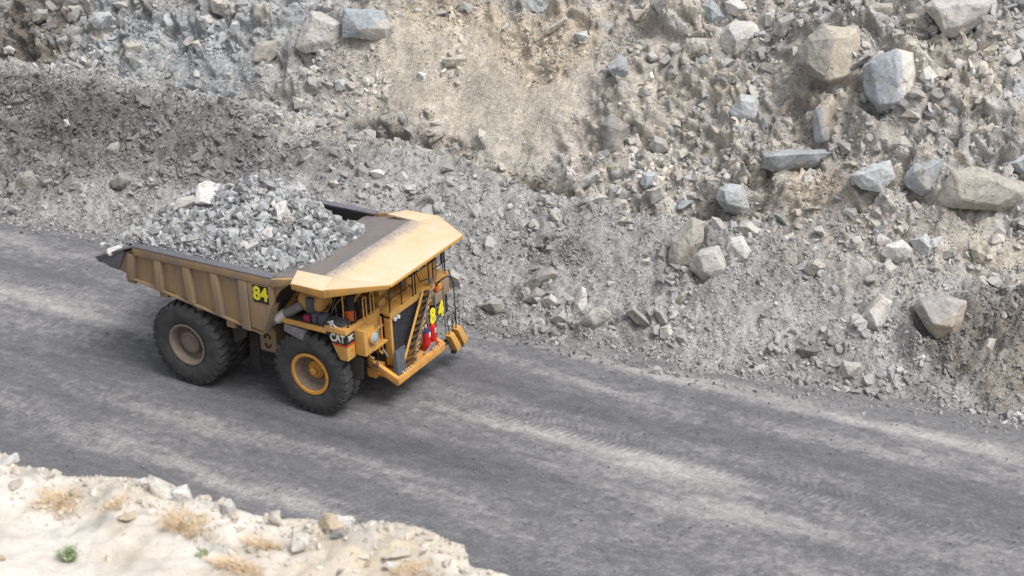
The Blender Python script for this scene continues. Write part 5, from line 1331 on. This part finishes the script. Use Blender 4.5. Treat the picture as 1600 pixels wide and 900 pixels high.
load_rock(222, 366, .36, 'pale', 'pale lump near the tail end of the load', (1.1, .9, .7), 9)
load_rock(400, 312, .42, 'pale', 'light grey slab tilted just left of the load peak', (1.2, .7, .5), 10)
load_rock(447, 345, .34, 'ptan', 'cream-tinted rock right of the load peak', (1.2, .8, .6), 11)
load_rock(522, 377, .34, 'white', 'biggest pale rock at the front foot of the load', (1.3, .8, .5), 12)
k = 0
while k < 30:
    x = rng.uniform(-3.4, 4.6); y = rng.uniform(-2.7, 2.6); s = min(.19 * rng.uniform(.05, 1) ** -.5, .46)
    if any((x - a) ** 2 + (y - b) ** 2 < (q + s) ** 2 for a, b, q in TAKEN_L): continue
    TAKEN_L.append((x, y, s)); z = float(load_h(np.array([x]), np.array([y]))[0])
    o = bpy.data.objects.new('load_rock', STONE_MESH[rng.integers(0, len(STONE_MESH))]); COL.objects.link(o)
    o.location = (x, y, z + s * .2); o.scale = (s * rng.uniform(.8, 1.2), s, s * rng.uniform(.6, 1)); o.rotation_euler = (rng.uniform(-.8, .8), rng.uniform(-.8, .8), rng.uniform(0, 6.3))
    t = T[['grey', 'pale', 'grey', 'dim', 'white', 'dim'][rng.integers(0, 6)]]; o.color = (*t, 1)
    tag(o, 'sharp-edged loose rock lying on the heap in the truck body', 'rock', 'larger rocks on the truck load'); k += 1

# ------------------------------------------------------------------ bluff details
def hit_bluff(px, py):
    dd = ray(px, py); t = np.linspace(8, 40, 6000); P = CAM[None] + t[:, None] * dd[None]
    g = P[:, 2] - bluff_h(P[:, 0], P[:, 1])
    if not (g < 0).any(): return None
    i = int(np.argmax(g < 0))
    return P[max(i, 1)]
BR = [ # px, py, half width px, height factor, tone, label
 (258, 762, 26, .75, 'ptan', 'largest cream boulder of a pair on the bluff lip'), (285, 764, 17, 1.0, 'white', 'white boulder leaning right of the largest one on the bluff lip'),
 (269, 776, 12, .6, 'white', 'small white stone in front of the boulder pair on the bluff'), (14, 712, 15, .8, 'white', 'white knobbly stone at the left end of the bluff lip'),
 (221, 750, 10, .7, 'white', 'small white stone on the bluff lip left of the boulder pair'), (357, 796, 14, 1.0, 'pale', 'grey-white lump on the bluff lip right of the boulder pair'),
 (432, 797, 16, .8, 'ptan', 'cream stone on the bluff lip left of the orange-sided boulder'), (520, 818, 25, .75, 'ochre', 'orange-sided boulder on the bluff lip'),
 (540, 806, 15, .8, 'white', 'white stone behind the orange-sided boulder'), (531, 834, 15, .55, 'dim', 'purplish grey stone in front of the orange-sided boulder'),
 (620, 868, 21, .55, 'tan', 'brown boulder half buried near the right end of the bluff'), (612, 884, 13, .6, 'white', 'white stone just in front of the half-buried brown boulder'),
 (200, 808, 14, .55, 'ochre', 'orange stone alone on the pale sand'), (26, 757, 12, .5, 'tan', 'brownish stone behind the grass at the left of the bluff'),
 (575, 880, 9, .55, 'ochre', 'small orange pebble left of the half-buried brown boulder'), (531, 895, 7, .8, 'dim', 'dark pebble at the bottom edge of the bluff'), (470, 850, 24, .6, 'ptan', 'pale hump of rock behind the middle of the bluff'),
 (2, 870, 9, .7, 'ochre', 'orange stone cut by the left edge of the bluff')]
for i, (px, py, hw, hf, tn, lab) in enumerate(BR):
    for k in range(60):
        p = hit_bluff(px, min(py + hw * hf * .5 + k * 1.5, 899))
        if p is not None and bluff_edge(np.array([p[0]]))[0] - p[1] > 0.10: break
    dist = np.linalg.norm(p - CAM); s = hw * dist / F_PX
    o = bpy.data.objects.new('boulder' if hw > 12 else 'stone', STONE_MESH[(i * 5 + 2) % len(STONE_MESH)]); COL.objects.link(o)
    o.location = (p[0], p[1], p[2] + s * hf * .55); o.scale = (s * 1.1, s * 1.0, s * 1.45 * hf); o.rotation_euler = (.2 * math.sin(i), .2 * math.cos(i * 2), .5 + i * .3)
    o.color = (*[min(.85, c * 1.15) for c in T[tn]], 1); tag(o, lab, 'rock')

def mat_grass(name, c1, c2):
    k = N(name); at = k.n('ShaderNodeObjectInfo')
    f = k.noise(k.coord('Object'), 25, 3)
    return k.done(k.mix(k.ramp(f, (.3, 0.0), (.7, 1.0)), c1, c2), 0.8, spec=.15)
M_DRY = mat_grass('dry_grass', lin(200, 172, 136), lin(216, 200, 172))
M_GREEN = mat_grass('green_leaves', lin(132, 148, 112), lin(164, 176, 140))
def tuft(name, px, py, wpx, hpx, nb, mat, label, cat, seed, leafy=False):
    p = hit_bluff(px, min(py, 897)); dist = np.linalg.norm(p - CAM); rad = wpx * .56 * dist / F_PX; hh = hpx * 1.05 * dist / F_PX
    rg = random.Random(seed); m = MB()
    subs = [(rg.uniform(-.7, .7), rg.uniform(-.4, .4), rg.uniform(.25, .5), rg.uniform(.45, 1.1)) for _ in range(7)]
    for b in range(nb):
        a = rg.uniform(0, 6.283); r0 = rad * math.sqrt(rg.random()) * (.75 if not leafy else .35)
        x, y = r0 * math.cos(a), r0 * math.sin(a); hm = 1
        if not leafy:
            sx_, sy_, sr_, hm = rg.choice(subs)
            x = rad * (sx_ + rg.gauss(0, sr_ * .8)); y = rad * (sy_ + rg.gauss(0, sr_ * .4)); a = math.atan2(y - rad * sy_, x - rad * sx_)
        if 1:
            pass
        z0 = float(bluff_h(np.array([p[0] + x]), np.array([p[1] + y]))[0]) - p[2]
        lean = rg.uniform(.4, 1.7); a2 = a + rg.uniform(-.8, .8); L = hh * rg.uniform(.4, 1.1) * hm * (.6 if not leafy else 1)
        w = (.005 if not leafy else .020) * rg.uniform(.7, 1.3)
        side = Vector((-math.sin(a2), math.cos(a2), 0)) * w; out = Vector((math.cos(a2), math.sin(a2), 0))
        q0 = Vector((x, y, z0 - .01)); q1 = q0 + out * (lean * L * .4) + Vector((0, 0, L * .65)); q2 = q0 + out * (lean * L) + Vector((0, 0, L * rg.uniform(.7, 1)))
        if leafy:
            m.add([q0 + side * .12, q0 - side * .12, q1 - side * .12, q1 + side * .12], [(0, 1, 2, 3)]); q2 = q1 + out * rg.uniform(-.03, .03)
            for t in (.3, .5, .7, .85, 1.0):
                c = q0.lerp(q2, t); c = c + Vector((rg.uniform(-.02, .02), rg.uniform(-.02, .02), 0)); d2 = Vector((rg.uniform(-1, 1), rg.uniform(-1, 1), rg.uniform(.0, .9))).normalized() * rg.uniform(.02, .04); s2 = d2.cross(Vector((0, 0, 1))).normalized() * .011
                m.add([c, c + d2 * .6 + s2, c + d2 * 1.2, c + d2 * .6 - s2], [(0, 1, 2, 3)])
        else:
            m.add([q0 + side, q0 - side, q1 - side * .7, q1 + side * .7, q2], [(0, 1, 2, 3), (3, 2, 4)])
    me = bpy.data.meshes.new(name); me.from_pydata(m.v, [], m.f); me.materials.append(mat)
    o = bpy.data.objects.new(name, me); COL.objects.link(o); o.location = p
    tag(o, label, cat)
G = 'dry_grass_tuft'
tuft(G, 112, 782, 62, 28, 420, M_DRY, 'long straw-brown grass tuft behind the sand at left, larger of two side by side', 'grass', 1)
tuft(G, 80, 796, 50, 20, 230, M_DRY, 'low thin dry grass spreading left of the long straw-brown tuft', 'grass', 2)
tuft(G, 184, 786, 50, 18, 230, M_DRY, 'small flattened dry grass tuft behind the lone orange stone', 'grass', 3)
tuft(G, 298, 822, 72, 32, 460, M_DRY, 'round orange-brown grass clump in the middle of the bluff', 'grass', 4)
tuft(G, 416, 858, 46, 32, 300, M_DRY, 'upright reddish dry grass tuft right of the round clump', 'grass', 5)
tuft(G, 375, 894, 74, 34, 460, M_DRY, 'wide orange grass clump at the bottom edge, middle of the bluff', 'grass', 6)
tuft(G, 655, 899, 74, 30, 400, M_DRY, 'pinkish dry grass clump at the bottom edge, right end of the bluff', 'grass', 7)
tuft('leafy_weed', 108, 873, 36, 22, 70, M_GREEN, 'single bushy green plant on the open white sand', 'plant', 8, True)
tuft('weed_sprig', 316, 866, 34, 7, 22, M_GREEN, 'low green sprig between the round clump and the wide orange clump', 'plant', 9, True)
# crumbs of sand and pebbles along the lip
n = 1700
x = rng.uniform(24, 34, n); e = bluff_edge(x); y = e - np.abs(rng.normal(0, .55, n)) + .05
s = np.minimum(.012 * rng.uniform(0, 1, n) ** (-1 / 1.8), .07)
cc = SAND[None] * rng.uniform(.6, 1.05, n)[:, None]; t = rng.uniform(0, .6, n)[:, None]; cc = cc * (1 - t) + SANDT * t
pb = rubble('bluff_pebbles', np.c_[x, y, bluff_h(x, y) + s * .2], s, cc, rng)
tag(pb, 'pale pebbles and crumbs of soil along the lip of the sandy bluff', 'pebbles', kind='stuff')
